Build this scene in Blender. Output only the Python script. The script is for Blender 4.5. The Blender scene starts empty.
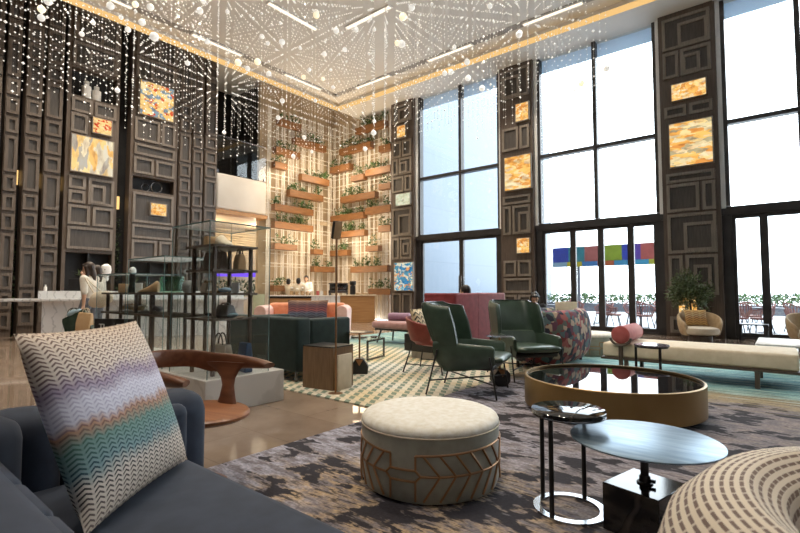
import bpy, bmesh, math, random
from mathutils import Vector, Matrix
R = math.radians
random.seed(7)
C = bpy.context.scene.collection
SC = bpy.context.scene

# ------------------------------------------------------------------ helpers
class MB:
    """collects shapes into one bmesh, then links them as ONE mesh object"""
    def __init__(s, xf=None):
        s.bm = bmesh.new(); s.xf = xf or Matrix.Identity(4); s.uv = None
    def _add(s, verts, faces):
        vs = [s.bm.verts.new(s.xf @ Vector(v)) for v in verts]
        out = []
        for f in faces:
            try: out.append(s.bm.faces.new([vs[i] for i in f]))
            except ValueError: pass
        return vs, out
    def box(s, c, d, rz=0, bev=0, seg=2, m=None):
        hx, hy, hz = d[0]/2, d[1]/2, d[2]/2
        b = bmesh.new()
        vs = [b.verts.new((x*hx, y*hy, z*hz)) for x in (-1, 1) for y in (-1, 1) for z in (-1, 1)]
        for f in ((0,1,3,2),(4,6,7,5),(0,4,5,1),(2,3,7,6),(0,2,6,4),(1,5,7,3)): b.faces.new([vs[i] for i in f])
        if bev: bmesh.ops.bevel(b, geom=b.edges[:], offset=min(bev, .49*min(d)), segments=seg, affect='EDGES', profile=.5)
        M = Matrix.Translation(c) @ (m if m is not None else Matrix.Rotation(rz, 4, 'Z'))
        b.verts.index_update()
        s._add([M @ v.co for v in b.verts], [[v.index for v in f.verts] for f in b.faces]); b.free(); return s
    def b2(s, x0, x1, y0, y1, z0, z1, bev=0, seg=2):
        return s.box(((x0+x1)/2, (y0+y1)/2, (z0+z1)/2), (abs(x1-x0), abs(y1-y0), abs(z1-z0)), 0, bev, seg)
    def loft(s, rings, closed=True, caps=True):
        n = len(rings[0]); vs = [p for r in rings for p in r]; fs = []
        for i in range(len(rings)-1):
            for j in range(n if closed else n-1):
                k = (j+1) % n
                fs.append((i*n+j, i*n+k, (i+1)*n+k, (i+1)*n+j))
        if caps: fs.append(tuple(range(n))[::-1]); fs.append(tuple((len(rings)-1)*n+j for j in range(n)))
        s._add(vs, fs); return s
    def tube(s, pts, r, n=8, closed=False, caps=True, flat=None):
        pts = [Vector(p) for p in pts]; rings = []; N = len(pts); up = None
        for i, p in enumerate(pts):
            if closed: t = pts[(i+1) % N]-pts[i-1]
            else: t = pts[min(i+1, N-1)]-pts[max(i-1, 0)]
            t.normalize()
            if up is None: up = Vector((0,0,1)) if abs(t.z) < .9 else Vector((1,0,0))
            a = t.cross(up)
            if a.length < 1e-4: a = t.orthogonal()
            a.normalize(); b = a.cross(t).normalized(); up = b
            rr = r[i] if isinstance(r, (list, tuple)) else r
            f = flat or (1, 1)
            rings.append([p+a*(rr*f[0]*math.cos(2*math.pi*k/n))+b*(rr*f[1]*math.sin(2*math.pi*k/n)) for k in range(n)])
        if closed: rings.append(rings[0])
        return s.loft(rings, True, caps and not closed)
    def lathe(s, prof, c=(0,0,0), n=32, sx=1, sy=1, caps=True):
        rings = [[(c[0]+r*sx*math.cos(2*math.pi*k/n), c[1]+r*sy*math.sin(2*math.pi*k/n), c[2]+z) for k in range(n)] for r, z in prof]
        return s.loft(rings, True, caps)
    def cyl(s, c, r, h, n=24, r2=None): return s.lathe([(r, 0), (r if r2 is None else r2, h)], c, n)
    def sph(s, c, r, n=12, sq=(1,1,1), m=None):
        rings = []; h = max(4, n//2); M = m or Matrix.Identity(4)
        for i in range(h+1):
            a = -math.pi/2+math.pi*i/h; q = max(math.cos(a), .02)
            rings.append([Vector(c)+M @ Vector((r*sq[0]*q*math.cos(2*math.pi*k/n), r*sq[1]*q*math.sin(2*math.pi*k/n), r*sq[2]*math.sin(a))) for k in range(n)])
        return s.loft(rings)
    def ico(s, c, r):
        x, y, z = c
        s._add([(x+r,y,z),(x-r,y,z),(x,y+r,z),(x,y-r,z),(x,y,z+r),(x,y,z-r)], [(0,2,4),(2,1,4),(1,3,4),(3,0,4),(2,0,5),(1,2,5),(3,1,5),(0,3,5)]); return s
    def prism(s, poly, z0, z1, m=None):
        M = m or Matrix.Identity(4); n = len(poly)
        vs = [M @ Vector((x, y, z)) for z in (z0, z1) for x, y in poly]
        s._add(vs, [tuple(range(n))[::-1], tuple(range(n, 2*n))]+[(i, (i+1) % n, n+(i+1) % n, n+i) for i in range(n)]); return s
    def grid(s, f, nu, nv, uv=True):
        vs, fs = [], []
        for i in range(nu+1):
            for j in range(nv+1): vs.append(f(i/nu, j/nv))
        V = [s.bm.verts.new(s.xf @ Vector(v)) for v in vs]
        L = s.bm.loops.layers.uv.verify()
        for i in range(nu):
            for j in range(nv):
                q = [(i, j), (i+1, j), (i+1, j+1), (i, j+1)]
                fa = s.bm.faces.new([V[a*(nv+1)+b] for a, b in q])
                for l, (a, b) in zip(fa.loops, q): l[L].uv = (a/nu, b/nv)
        return s
    def leaf(s, p, d, L, w):
        p = Vector(p); d = Vector(d).normalized(); a = d.cross(Vector((random.uniform(-1,1), random.uniform(-1,1), random.uniform(-1,1))))
        if a.length < 1e-3: a = d.orthogonal()
        a.normalize()
        s._add([p, p+d*L*.5+a*w, p+d*L, p+d*L*.5-a*w], [(0,1,2,3)]); return s
    def cap(s, p0, r0, p1, r1, n=12):
        """tapered limb with round ends"""
        s.sph(p0, r0, n); s.sph(p1, r1, n)
        return s.tube([p0, p1], [r0, r1], n)
    def build(s, name, mat=None, parent=None, smooth=True, ang=40, mods=(), loc=None, rz=0, weld=True):
        if weld: bmesh.ops.remove_doubles(s.bm, verts=s.bm.verts[:], dist=1e-5)
        bmesh.ops.recalc_face_normals(s.bm, faces=s.bm.faces[:])
        me = bpy.data.meshes.new(name); s.bm.to_mesh(me); s.bm.free()
        if smooth:
            for p in me.polygons: p.use_smooth = True
            try: me.set_sharp_from_angle(angle=R(ang))
            except Exception: pass
        o = bpy.data.objects.new(name, me); C.objects.link(o)
        if mat: me.materials.append(mat)
        if parent: o.parent = parent
        if loc: o.location = loc
        if rz: o.rotation_euler.z = rz
        for t, kw in mods:
            md = o.modifiers.new(t.lower(), t)
            for k, v in kw.items(): setattr(md, k, v)
        return o
REM = lambda v: ('REMESH', dict(mode='VOXEL', voxel_size=v, use_smooth_shade=True))
SUB = lambda n=1: ('SUBSURF', dict(levels=n, render_levels=n))
SOL = lambda t, off=0: ('SOLIDIFY', dict(thickness=t, offset=off))
BEV = lambda w, s=2: ('BEVEL', dict(width=w, segments=s, limit_method='ANGLE', angle_limit=R(35)))

def tag(o, label=None, cat=None, group=None, kind=None):
    if label: o['label'] = label
    if cat: o['category'] = cat
    if group: o['group'] = group
    if kind: o['kind'] = kind
    return o
def thing(name, label, cat, loc=(0,0,0), rz=0, group=None, kind=None):
    o = bpy.data.objects.new(name, None); o.empty_display_size = .1; C.objects.link(o)
    o.location = loc; o.rotation_euler.z = rz
    return tag(o, label, cat, group, kind)
def copy_tree(o, parent=None):
    c = o.copy(); C.objects.link(c); c.parent = parent
    for ch in list(o.children): copy_tree(ch, c)
    return c
def again(o, loc, rz, label, group=None):
    c = copy_tree(o); c.location = loc; c.rotation_euler.z = rz; c['label'] = label
    if group: c['group'] = group
    return c

# ---------------------------------------------------------------- materials
def N(nt, t, x=None, **kw):
    n = nt.nodes.new(t)
    for k, v in kw.items():
        if k in n.inputs: n.inputs[k].default_value = v
        else: setattr(n, k, v)
    return n
def base(name, col=(.5,.5,.5), rough=.5, metal=0, **kw):
    m = bpy.data.materials.new(name); m.use_nodes = True
    b = m.node_tree.nodes['Principled BSDF']
    b.inputs['Base Color'].default_value = (*col, 1); b.inputs['Roughness'].default_value = rough; b.inputs['Metallic'].default_value = metal
    for k, v in kw.items(): b.inputs[k.replace('_', ' ')].default_value = v
    return m, m.node_tree, b
def ramp(nt, fac, stops, interp='LINEAR'):
    r = nt.nodes.new('ShaderNodeValToRGB'); r.color_ramp.interpolation = interp; e = r.color_ramp.elements
    while len(e) < len(stops): e.new(.5)
    for i, (p, c) in enumerate(stops): e[i].position = p; e[i].color = (*c, 1) if len(c) == 3 else c
    nt.links.new(fac, r.inputs[0]); return r.outputs[0]
def mathn(nt, op, a, b=None, c=None):
    n = nt.nodes.new('ShaderNodeMath'); n.operation = op
    for i, v in enumerate((a, b, c)):
        if v is None: continue
        if isinstance(v, (int, float)): n.inputs[i].default_value = v
        else: nt.links.new(v, n.inputs[i])
    return n.outputs[0]
def mixc(nt, f, a, b, mode='MIX'):
    n = nt.nodes.new('ShaderNodeMix'); n.data_type = 'RGBA'; n.blend_type = mode
    for s, v in ((n.inputs[0], f), (n.inputs[6], a), (n.inputs[7], b)):
        if isinstance(v, (int, float)): s.default_value = v
        elif isinstance(v, tuple): s.default_value = (*v, 1)
        else: nt.links.new(v, s)
    return n.outputs[2]
def coords(nt, kind='Object', scale=(1,1,1), rot=(0,0,0), loc=(0,0,0)):
    t = nt.nodes.new('ShaderNodeTexCoord'); m = nt.nodes.new('ShaderNodeMapping')
    m.inputs['Scale'].default_value = scale; m.inputs['Rotation'].default_value = rot; m.inputs['Location'].default_value = loc
    nt.links.new(t.outputs[kind], m.inputs[0]); return m.outputs[0]
def noise(nt, vec, sc, det=3, rough=.5):
    n = N(nt, 'ShaderNodeTexNoise', Scale=sc, Detail=det, Roughness=rough); nt.links.new(vec, n.inputs['Vector']); return n.outputs[0]
def bump(nt, b, h, st=.2, dist=.01):
    n = N(nt, 'ShaderNodeBump', Strength=st, Distance=dist); nt.links.new(h, n.inputs['Height']); nt.links.new(n.outputs[0], b.inputs['Normal'])
def vary(name, c1, c2, sc=4, rough=.5, metal=0, stretch=(1,1,1), bmp=0, det=4, lo=.35, hi=.65, **kw):
    m, nt, b = base(name, c1, rough, metal, **kw)
    v = coords(nt, 'Object', stretch); f = noise(nt, v, sc, det)
    nt.links.new(ramp(nt, f, [(lo, c1), (hi, c2)]), b.inputs['Base Color'])
    if bmp: bump(nt, b, f, bmp)
    return m
def wood(name, c1, c2, rough=.45, axis='z', sc=6):
    st = {'z': (6,6,.5), 'x': (.5,6,6), 'y': (6,.5,6)}[axis]
    return vary(name, c1, c2, sc, rough, 0, st, .08, 5)
def emit(name, col, st, sampling=True):
    m = bpy.data.materials.new(name); m.use_nodes = True; nt = m.node_tree; nt.nodes.clear()
    e = N(nt, 'ShaderNodeEmission', Color=(*col, 1), Strength=st); o = nt.nodes.new('ShaderNodeOutputMaterial'); nt.links.new(e.outputs[0], o.inputs[0])
    if not sampling:
        try: m.cycles.emission_sampling = 'NONE'
        except Exception: pass
    return m
def velvet(name, c1, c2, rough=.8, sheen=.4, sc=9):
    m = vary(name, c1, c2, sc, rough, 0, (1,1,1), .05)
    b = m.node_tree.nodes['Principled BSDF']; b.inputs['Sheen Weight'].default_value = sheen; b.inputs['Sheen Roughness'].default_value = .4
    return m
def glassmat(name, tint=(.93,.96,.97), refl=.025):
    m = bpy.data.materials.new(name); m.use_nodes = True; nt = m.node_tree; nt.nodes.clear()
    t = N(nt, 'ShaderNodeBsdfTransparent', Color=(*tint, 1)); g = N(nt, 'ShaderNodeBsdfGlossy', Color=(1,1,1,1), Roughness=.01)
    lw = N(nt, 'ShaderNodeLayerWeight', Blend=.5); mx = nt.nodes.new('ShaderNodeMixShader'); o = nt.nodes.new('ShaderNodeOutputMaterial')
    nt.links.new(mathn(nt, 'MULTIPLY_ADD', mathn(nt, 'POWER', lw.outputs[1], 5), .6, refl), mx.inputs[0])
    nt.links.new(t.outputs[0], mx.inputs[1]); nt.links.new(g.outputs[0], mx.inputs[2]); nt.links.new(mx.outputs[0], o.inputs[0]); return m

M = {}
M['tower'] = wood('tower_wood', (.075,.054,.040), (.115,.085,.064), .5)
M['mould'] = wood('moulding_wood', (.135,.112,.093), (.21,.178,.15), .38)
M['stripm'] = wood('strip_moulding_wood', (.088,.068,.054), (.135,.107,.086), .42)
M['inset'] = wood('inset_wood', (.048,.041,.037), (.075,.065,.058), .5)
M['pillarw'] = wood('pillar_wood', (.070,.050,.039), (.105,.077,.06), .45)
M['pmould'] = wood('pillar_moulding', (.17,.145,.12), (.24,.205,.17), .32)
M['black'] = vary('black_satin', (.008,.008,.009), (.014,.014,.016), 8, .4)
M['dark'] = vary('dark_void', (.010,.010,.012), (.018,.018,.02), 3, .7)
M['frame'] = vary('window_frame_bronze', (.035,.032,.032), (.050,.046,.046), 3, .4, .3)
M['glass'] = glassmat('window_glass'); M['vglass'] = glassmat('vitrine_glass', (.97,.985,.985), .03); M['edgeglass'] = vary('glass_edge', (.10,.17,.17), (.16,.24,.24), 3, .2)
M['cream'] = vary('cream_upholstery', (.72,.62,.46), (.80,.70,.54), 12, .8, bmp=.05)
M['white'] = vary('warm_white', (.72,.70,.66), (.80,.78,.74), 3, .5)
M['rod'] = vary('white_rods', (.84,.80,.72), (.90,.86,.80), 3, .4)
M['planter'] = wood('planter_wood', (.17,.075,.026), (.25,.115,.042), .5, 'x')
M['plantery'] = wood('planter_wood_y', (.17,.075,.026), (.25,.115,.042), .5, 'y')
M['leaf'] = vary('leaf_green', (.030,.075,.018), (.09,.16,.045), 9, .5)
M['leafdark'] = vary('leaf_dark_green', (.02,.04,.014), (.05,.085,.03), 9, .5)
M['olive'] = vary('olive_leaf', (.055,.085,.035), (.15,.19,.09), 14, .5)
M['gold'] = vary('brass', (.55,.36,.14), (.66,.45,.2), 4, .3, 1)
M['bronze'] = vary('bronze_band', (.27,.17,.065), (.35,.23,.10), 2, .38, .85)
M['copper'] = vary('copper', (.34,.18,.09), (.42,.24,.13), 4, .35, .85)
M['chrome'] = vary('dark_chrome', (.12,.12,.13), (.18,.18,.19), 3, .25, .9)
M['steel'] = vary('blued_steel', (.16,.235,.31), (.25,.335,.41), 5, .36, .8, (1,6,1))
M['mirrorblack'] = vary('black_glass_top', (.006,.006,.008), (.010,.010,.012), 3, .02, Specular_IOR_Level=.9)
M['navy'] = velvet('navy_velvet', (.014,.022,.042), (.023,.034,.060), .8, .08)
M['greenl'] = vary('green_leather', (.030,.054,.038), (.048,.080,.056), 7, .32, bmp=.04, Specular_IOR_Level=.6)
M['greenv'] = velvet('green_velvet', (.005,.016,.015), (.009,.025,.023), .85, .08)
M['redv'] = velvet('rose_red_velvet', (.20,.022,.030), (.27,.036,.046), .75, .35)
M['redl'] = vary('red_shell_leather', (.20,.030,.022), (.27,.045,.034), 6, .5)
M['pinkb'] = velvet('dusty_pink_fabric', (.30,.16,.15), (.37,.21,.20), .85, .2)
M['mauve'] = velvet('mauve_velvet', (.27,.16,.24), (.34,.21,.30), .8, .4)
M['coral'] = velvet('coral_bolster', (.42,.085,.085), (.52,.13,.125), .8, .35)
M['orange'] = velvet('orange_velvet', (.55,.20,.10), (.64,.27,.15), .8, .35)
M['pinks'] = velvet('pale_pink_velvet', (.60,.36,.32), (.68,.44,.4), .8, .35)
M['walnut'] = wood('walnut', (.21,.075,.030), (.31,.125,.052), .32, 'x', 5)
M['walnutd'] = wood('walnut_dark', (.125,.045,.021), (.19,.075,.036), .32, 'x', 5)
M['cubewood'] = wood('cube_wood', (.15,.085,.042), (.21,.125,.065), .42, 'z', 9)
M['cafewood'] = wood('cafe_wood', (.34,.17,.06), (.43,.23,.09), .45, 'x', 3)
M['rack'] = wood('rack_wood', (.075,.055,.042), (.115,.087,.067), .5)
M['tan'] = vary('tan_leather', (.42,.27,.13), (.52,.35,.19), 6, .55)
M['beige'] = vary('beige_cloth', (.58,.50,.38), (.66,.58,.46), 9, .85)
M['brownbag'] = vary('brown_grey_leather', (.18,.14,.11), (.25,.20,.165), 9, .55, bmp=.1)
M['greybag'] = vary('grey_felt', (.22,.21,.21), (.30,.29,.28), 9, .8)
M['bluebag'] = vary('blue_card', (.03,.07,.15), (.05,.10,.20), 5, .5)
M['paper'] = vary('paper_white', (.75,.75,.74), (.82,.82,.80), 3, .6)
M['cafewall'] = vary('cafe_wall_cream', (.46,.36,.24), (.56,.45,.32), 1.5, .8)
M['plaster'] = vary('bulkhead_plaster', (.56,.52,.47), (.62,.58,.53), 1.2, .45)
M['facade'] = None
M['skin'] = vary('skin', (.52,.31,.21), (.58,.36,.25), 6, .55)
M['hair'] = vary('dark_hair', (.020,.012,.009), (.045,.026,.017), 30, .5, 0, (1,1,.2))
M['hairb'] = vary('black_hair', (.006,.006,.008), (.014,.013,.016), 30, .45, 0, (1,1,.2))
M['blouse'] = vary('cream_blouse', (.62,.58,.50), (.70,.66,.58), 20, .85, bmp=.1)
M['jeans'] = vary('grey_trousers', (.10,.11,.13), (.15,.16,.18), 20, .85)
M['blackcloth'] = vary('black_cloth', (.012,.012,.014), (.02,.02,.023), 12, .85)
M['gbag'] = vary('glossy_green_bag', (.018,.032,.022), (.035,.055,.040), 6, .22)
M['lblue'] = vary('pale_blue_tissue', (.28,.42,.52), (.36,.50,.60), 9, .7)
M['terrred'] = vary('terracotta_red_wicker', (.135,.040,.032), (.18,.058,.044), 8, .6)
M['terrgrey'] = vary('terrace_grey', (.06,.065,.08), (.09,.095,.11), 8, .6)
M['ceil'] = vary('ceiling_grey', (.66,.64,.61), (.70,.68,.65), .6, .7)
M['ceildark'] = vary('ceiling_channel', (.30,.29,.28), (.34,.33,.32), .6, .7)
M['gold_glow'] = emit('gold_cove_light', (1,.62,.24), .62)
M['strip'] = emit('ceiling_strip_light', (1,.84,.62), 1.25)
M['niche'] = emit('niche_light', (1,.60,.22), .9)
M['bead'] = None
m = bpy.data.materials.new('translucent_blind'); m.use_nodes = True; nt = m.node_tree; nt.nodes.clear(); M['blind'] = m
d_ = N(nt, 'ShaderNodeBsdfDiffuse', Color=(.75,.80,.86,1)); t_ = N(nt, 'ShaderNodeBsdfTranslucent', Color=(.62,.72,.82,1)); x_ = N(nt, 'ShaderNodeMixShader', Fac=.35); o_ = nt.nodes.new('ShaderNodeOutputMaterial')
x_.inputs[0].default_value = .35; nt.links.new(d_.outputs[0], x_.inputs[1]); nt.links.new(t_.outputs[0], x_.inputs[2]); nt.links.new(x_.outputs[0], o_.inputs[0])

def m_bead(name, strength):
    m, nt, b = base(name, (.86,.86,.84), .15)
    b.inputs['Emission Color'].default_value = (1,.96,.88,1); b.inputs['Emission Strength'].default_value = strength
    try: m.cycles.emission_sampling = 'NONE'
    except Exception: pass
    return m
M['bead'] = m_bead('lit_bead', .30); M['ball'] = m_bead('lit_glass_ball', .34); M['ballgold'] = m_bead('lit_gold_ball', .6)
M['ballgold'].node_tree.nodes['Principled BSDF'].inputs['Emission Color'].default_value = (1,.82,.5,1)

def m_marble(name, c1, c2, vein, rough=.2, sc=1.6):
    m, nt, b = base(name, c1, rough)
    v = coords(nt); w = N(nt, 'ShaderNodeTexWave', Scale=sc, Distortion=9, Detail=4); w.inputs['Detail Scale'].default_value = 1.5
    nt.links.new(v, w.inputs['Vector']); f = noise(nt, v, 2.5, 5)
    c = mixc(nt, f, c1, c2); k = ramp(nt, w.outputs[1], [(.0, (1,1,1)), (.10, (0,0,0))])
    nt.links.new(mixc(nt, mathn(nt, 'MULTIPLY', k, .55), c, vein), b.inputs['Base Color']); return m
M['marble'] = m_marble('white_marble', (.66,.67,.68), (.76,.77,.78), (.36,.38,.40))
M['plinthm'] = m_marble('plinth_stone', (.50,.48,.45), (.60,.58,.55), (.38,.36,.33), .35, .8)
M['blackmarble'] = m_marble('black_marble', (.010,.009,.009), (.020,.018,.018), (.09,.07,.06), .10, 1.2)
M['purplemarble'] = m_marble('purple_marble', (.06,.05,.065), (.12,.10,.12), (.3,.28,.3), .12, 5)

def m_floor():
    m, nt, b = base('polished_stone_floor', (.3,.2,.15), .045, Specular_IOR_Level=.75)
    v = coords(nt, 'Object', (1,1,1), (0,0,0))
    br = N(nt, 'ShaderNodeTexBrick', Scale=1.0); br.offset = .5
    for k, val in (('Mortar Size', .004), ('Brick Width', 1.2), ('Row Height', .6), ('Bias', 0)): br.inputs[k].default_value = val
    br.inputs['Color1'].default_value = (.235,.172,.130,1); br.inputs['Color2'].default_value = (.30,.225,.17,1); br.inputs['Mortar'].default_value = (.16,.115,.085,1)
    nt.links.new(v, br.inputs['Vector']); f = noise(nt, v, 3, 6, .6)
    c = mixc(nt, .35, br.outputs[0], ramp(nt, f, [(.3, (.18,.13,.095)), (.7, (.40,.31,.24))]))
    nt.links.new(c, b.inputs['Base Color']); return m
M['floor'] = m_floor()

def m_rug_dark():
    """worn abstract rug: purple-grey and black blotches, tan streaks in the middle, teal streaks at the far side"""
    m, nt, b = base('abstract_rug', (.2,.2,.2), .95)
    v = coords(nt); sep = nt.nodes.new('ShaderNodeSeparateXYZ'); nt.links.new(v, sep.inputs[0])
    vs = coords(nt, 'Object', (1.3,2.1,1), (0,0,R(6)))
    big = noise(nt, vs, 2.1, 3, .55); mid = noise(nt, coords(nt, 'Object', (2.4,6.5,1), (0,0,R(6))), 2.6, 4, .6); fine = noise(nt, v, 60, 2)
    px_ = mathn(nt, 'ADD', sep.outputs[0], 1.65); py_ = mathn(nt, 'ADD', sep.outputs[1], -2.1)
    dist = mathn(nt, 'SQRT', mathn(nt, 'ADD', mathn(nt, 'MULTIPLY', px_, px_), mathn(nt, 'MULTIPLY', py_, py_))); wob = mathn(nt, 'MULTIPLY', mathn(nt, 'SUBTRACT', big, .5), 2.0)
    tanz = ramp(nt, mathn(nt, 'ADD', mathn(nt, 'MULTIPLY', dist, .5), wob), [(.38, (1,1,1)), (.62, (0,0,0))])
    right_ = ramp(nt, mathn(nt, 'ADD', mathn(nt, 'MULTIPLY_ADD', sep.outputs[0], .3, .75), wob), [(.25, (0,0,0)), (.75, (1,1,1))])
    light = mixc(nt, right_, (.37,.36,.42), (.27,.225,.21)); light = mixc(nt, tanz, light, (.44,.32,.20))
    light = mixc(nt, ramp(nt, mid, [(.42, (0,0,0)), (.60, (1,1,1))]), light, (.17,.15,.165))
    st2 = noise(nt, coords(nt, 'Object', (3.2,15,1), (0,0,R(6))), 2.4, 4, .65); sm = ramp(nt, st2, [(.52, (0,0,0)), (.58, (1,1,1))])
    light = mixc(nt, mathn(nt, 'MULTIPLY', sm, mathn(nt, 'ADD', mathn(nt, 'MULTIPLY', tanz, .55), .3)), light, (.035,.028,.028))
    darkm = ramp(nt, mathn(nt, 'ADD', mathn(nt, 'MULTIPLY', big, .72), mathn(nt, 'MULTIPLY', mid, .32)), [(.475, (1,1,1)), (.50, (0,0,0))])
    near = mixc(nt, darkm, light, (.022,.019,.026))
    streak = noise(nt, coords(nt, 'Object', (.6,7,1)), 2.2, 4, .6)
    teal = ramp(nt, streak, [(.30, (.03,.09,.14)), (.42, (.09,.25,.30)), (.52, (.25,.46,.46)), (.62, (.44,.57,.52)), (.72, (.16,.33,.39))])
    yel = ramp(nt, streak, [(.35, (.17,.125,.06)), (.55, (.36,.28,.16)), (.7, (.12,.09,.09))])
    yy = mathn(nt, 'ADD', sep.outputs[1], mathn(nt, 'MULTIPLY', mathn(nt, 'SUBTRACT', streak, .5), 2.2))
    c = mixc(nt, ramp(nt, mathn(nt, 'MULTIPLY_ADD', yy, 1.0, -5.75), [(.2, (0,0,0)), (.6, (1,1,1))]), near, yel)
    c = mixc(nt, ramp(nt, mathn(nt, 'MULTIPLY_ADD', yy, 1.0, -6.35), [(.2, (0,0,0)), (.6, (1,1,1))]), c, teal)
    c = mixc(nt, .25, c, ramp(nt, fine, [(.3, (.0,.0,.0)), (.7, (1,1,1))]), 'OVERLAY')
    nt.links.new(c, b.inputs['Base Color']); bump(nt, b, fine, .4, .004); return m
M['rugdark'] = m_rug_dark()

def m_rug_green():
    m, nt, b = base('diamond_rug', (.5,.5,.4), .95)
    v = coords(nt); sep = nt.nodes.new('ShaderNodeSeparateXYZ'); nt.links.new(v, sep.inputs[0])
    x, y = sep.outputs[0], sep.outputs[1]
    # offset rows of slanted green leaf blocks on cream
    row = mathn(nt, 'MULTIPLY', y, 1/.15); rowi = mathn(nt, 'FLOOR', row); rf = mathn(nt, 'FRACT', row)
    sh = mathn(nt, 'ADD', mathn(nt, 'MULTIPLY', x, 1/.155), mathn(nt, 'ADD', mathn(nt, 'MULTIPLY', rowi, .5), mathn(nt, 'MULTIPLY', rf, .6)))
    cf = mathn(nt, 'FRACT', sh)
    blk = mathn(nt, 'MULTIPLY', mathn(nt, 'LESS_THAN', cf, .48), mathn(nt, 'LESS_THAN', rf, .74))
    line = mathn(nt, 'LESS_THAN', mathn(nt, 'ABSOLUTE', mathn(nt, 'SUBTRACT', rf, .87)), .05)
    zone = noise(nt, v, .75, 2)
    cream = mixc(nt, ramp(nt, zone, [(.40, (0,0,0)), (.60, (1,1,1))]), (.62,.60,.53), (.62,.48,.26))
    gr = mixc(nt, ramp(nt, zone, [(.35, (0,0,0)), (.62, (1,1,1))]), (.15,.21,.19), (.19,.23,.14))
    c = mixc(nt, blk, cream, gr); c = mixc(nt, mathn(nt, 'MULTIPLY', line, .55), c, (.26,.22,.15))
    streak = noise(nt, coords(nt, 'Object', (.6,6,1)), 2.2, 4, .6)
    teal = ramp(nt, streak, [(.30, (.03,.08,.14)), (.45, (.10,.22,.24)), (.55, (.25,.36,.28)), (.68, (.42,.48,.42))])
    yy = mathn(nt, 'ADD', y, mathn(nt, 'MULTIPLY', mathn(nt, 'SUBTRACT', streak, .5), 1.6))
    c = mixc(nt, ramp(nt, mathn(nt, 'ADD', yy, -7.2), [(.2, (0,0,0)), (.7, (1,1,1))]), c, teal)
    nt.links.new(c, b.inputs['Base Color']); bump(nt, b, noise(nt, v, 70, 2), .4, .004); return m
M['ruggreen'] = m_rug_green()

def m_woven(name, bands, nx=18, ny=42, amp=1.6):
    """zigzag woven cushion cloth: UV v picks the colour band, chevrons on top"""
    m, nt, b = base(name, (.5,.5,.5), .9)
    t = nt.nodes.new('ShaderNodeTexCoord'); sep = nt.nodes.new('ShaderNodeSeparateXYZ'); nt.links.new(t.outputs['UV'], sep.inputs[0])
    u, v = sep.outputs[0], sep.outputs[1]
    nz = noise(nt, t.outputs['UV'], 5, 3)
    fu = mathn(nt, 'FRACT', mathn(nt, 'MULTIPLY', u, nx)); tri = mathn(nt, 'ABSOLUTE', mathn(nt, 'SUBTRACT', fu, .5))
    zz = mathn(nt, 'ADD', mathn(nt, 'MULTIPLY', v, ny), mathn(nt, 'MULTIPLY', tri, amp)); fv = mathn(nt, 'FRACT', zz)
    dash = mathn(nt, 'LESS_THAN', fv, .42)
    colw = mathn(nt, 'LESS_THAN', tri, .40); dash = mathn(nt, 'MULTIPLY', dash, mathn(nt, 'ADD', mathn(nt, 'MULTIPLY', colw, .75), .25))
    vv = mathn(nt, 'ADD', v, mathn(nt, 'ADD', mathn(nt, 'MULTIPLY', mathn(nt, 'SUBTRACT', nz, .5), .12), mathn(nt, 'MULTIPLY', tri, .04)))
    A = ramp(nt, vv, bands[0]); B = ramp(nt, vv, bands[1])
    c = mixc(nt, mathn(nt, 'MULTIPLY', dash, .95), A, B)
    nt.links.new(c, b.inputs['Base Color']); bump(nt, b, fv, .25, .004); return m
M['pillow'] = m_woven('woven_zigzag_cloth', (
    [(.0, (.56,.46,.36)), (.20, (.62,.56,.50)), (.28, (.20,.32,.34)), (.40, (.16,.28,.26)), (.47, (.42,.24,.16)), (.52, (.60,.60,.70)), (.60, (.66,.66,.76)), (.68, (.36,.30,.40)), (.76, (.70,.62,.54)), (1, (.68,.56,.44))],
    [(.0, (.16,.11,.10)), (.20, (.02,.02,.025)), (.28, (.02,.06,.09)), (.40, (.06,.14,.11)), (.47, (.22,.12,.10)), (.52, (.42,.42,.54)), (.60, (.46,.45,.58)), (.68, (.16,.11,.18)), (.76, (.14,.09,.09)), (1, (.20,.12,.09))]))
M['weave2'] = m_woven('basket_woven_cloth', (
    [(0, (.66,.56,.42)), (.5, (.74,.66,.54)), (1, (.72,.62,.5))], [(0, (.20,.13,.09)), (.5, (.16,.11,.10)), (1, (.22,.14,.09))]), 72, 40, .0)
M['stripec'] = m_woven('dark_stripe_cloth', (
    [(0, (.05,.08,.09)), (.35, (.06,.10,.16)), (.5, (.20,.06,.06)), (.75, (.10,.05,.06)), (1, (.22,.14,.09))],
    [(0, (.03,.03,.05)), (.35, (.02,.03,.06)), (.5, (.05,.02,.04)), (.75, (.03,.03,.05)), (1, (.10,.06,.05))]), 4, 9)
M['zebra'] = m_woven('cream_black_zigzag_cloth', ([(0, (.66,.54,.34)), (1, (.66,.54,.34))], [(0, (.02,.02,.02)), (1, (.02,.02,.02))]), 3, 6)
M['kilim'] = m_woven('kilim_cloth', (
    [(0, (.55,.36,.14)), (.4, (.56,.30,.10)), (.6, (.50,.42,.25)), (1, (.58,.38,.14))], [(0, (.40,.20,.06)), (.4, (.16,.08,.05)), (.6, (.30,.10,.05)), (1, (.40,.20,.06))]), 3, 7)

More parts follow.
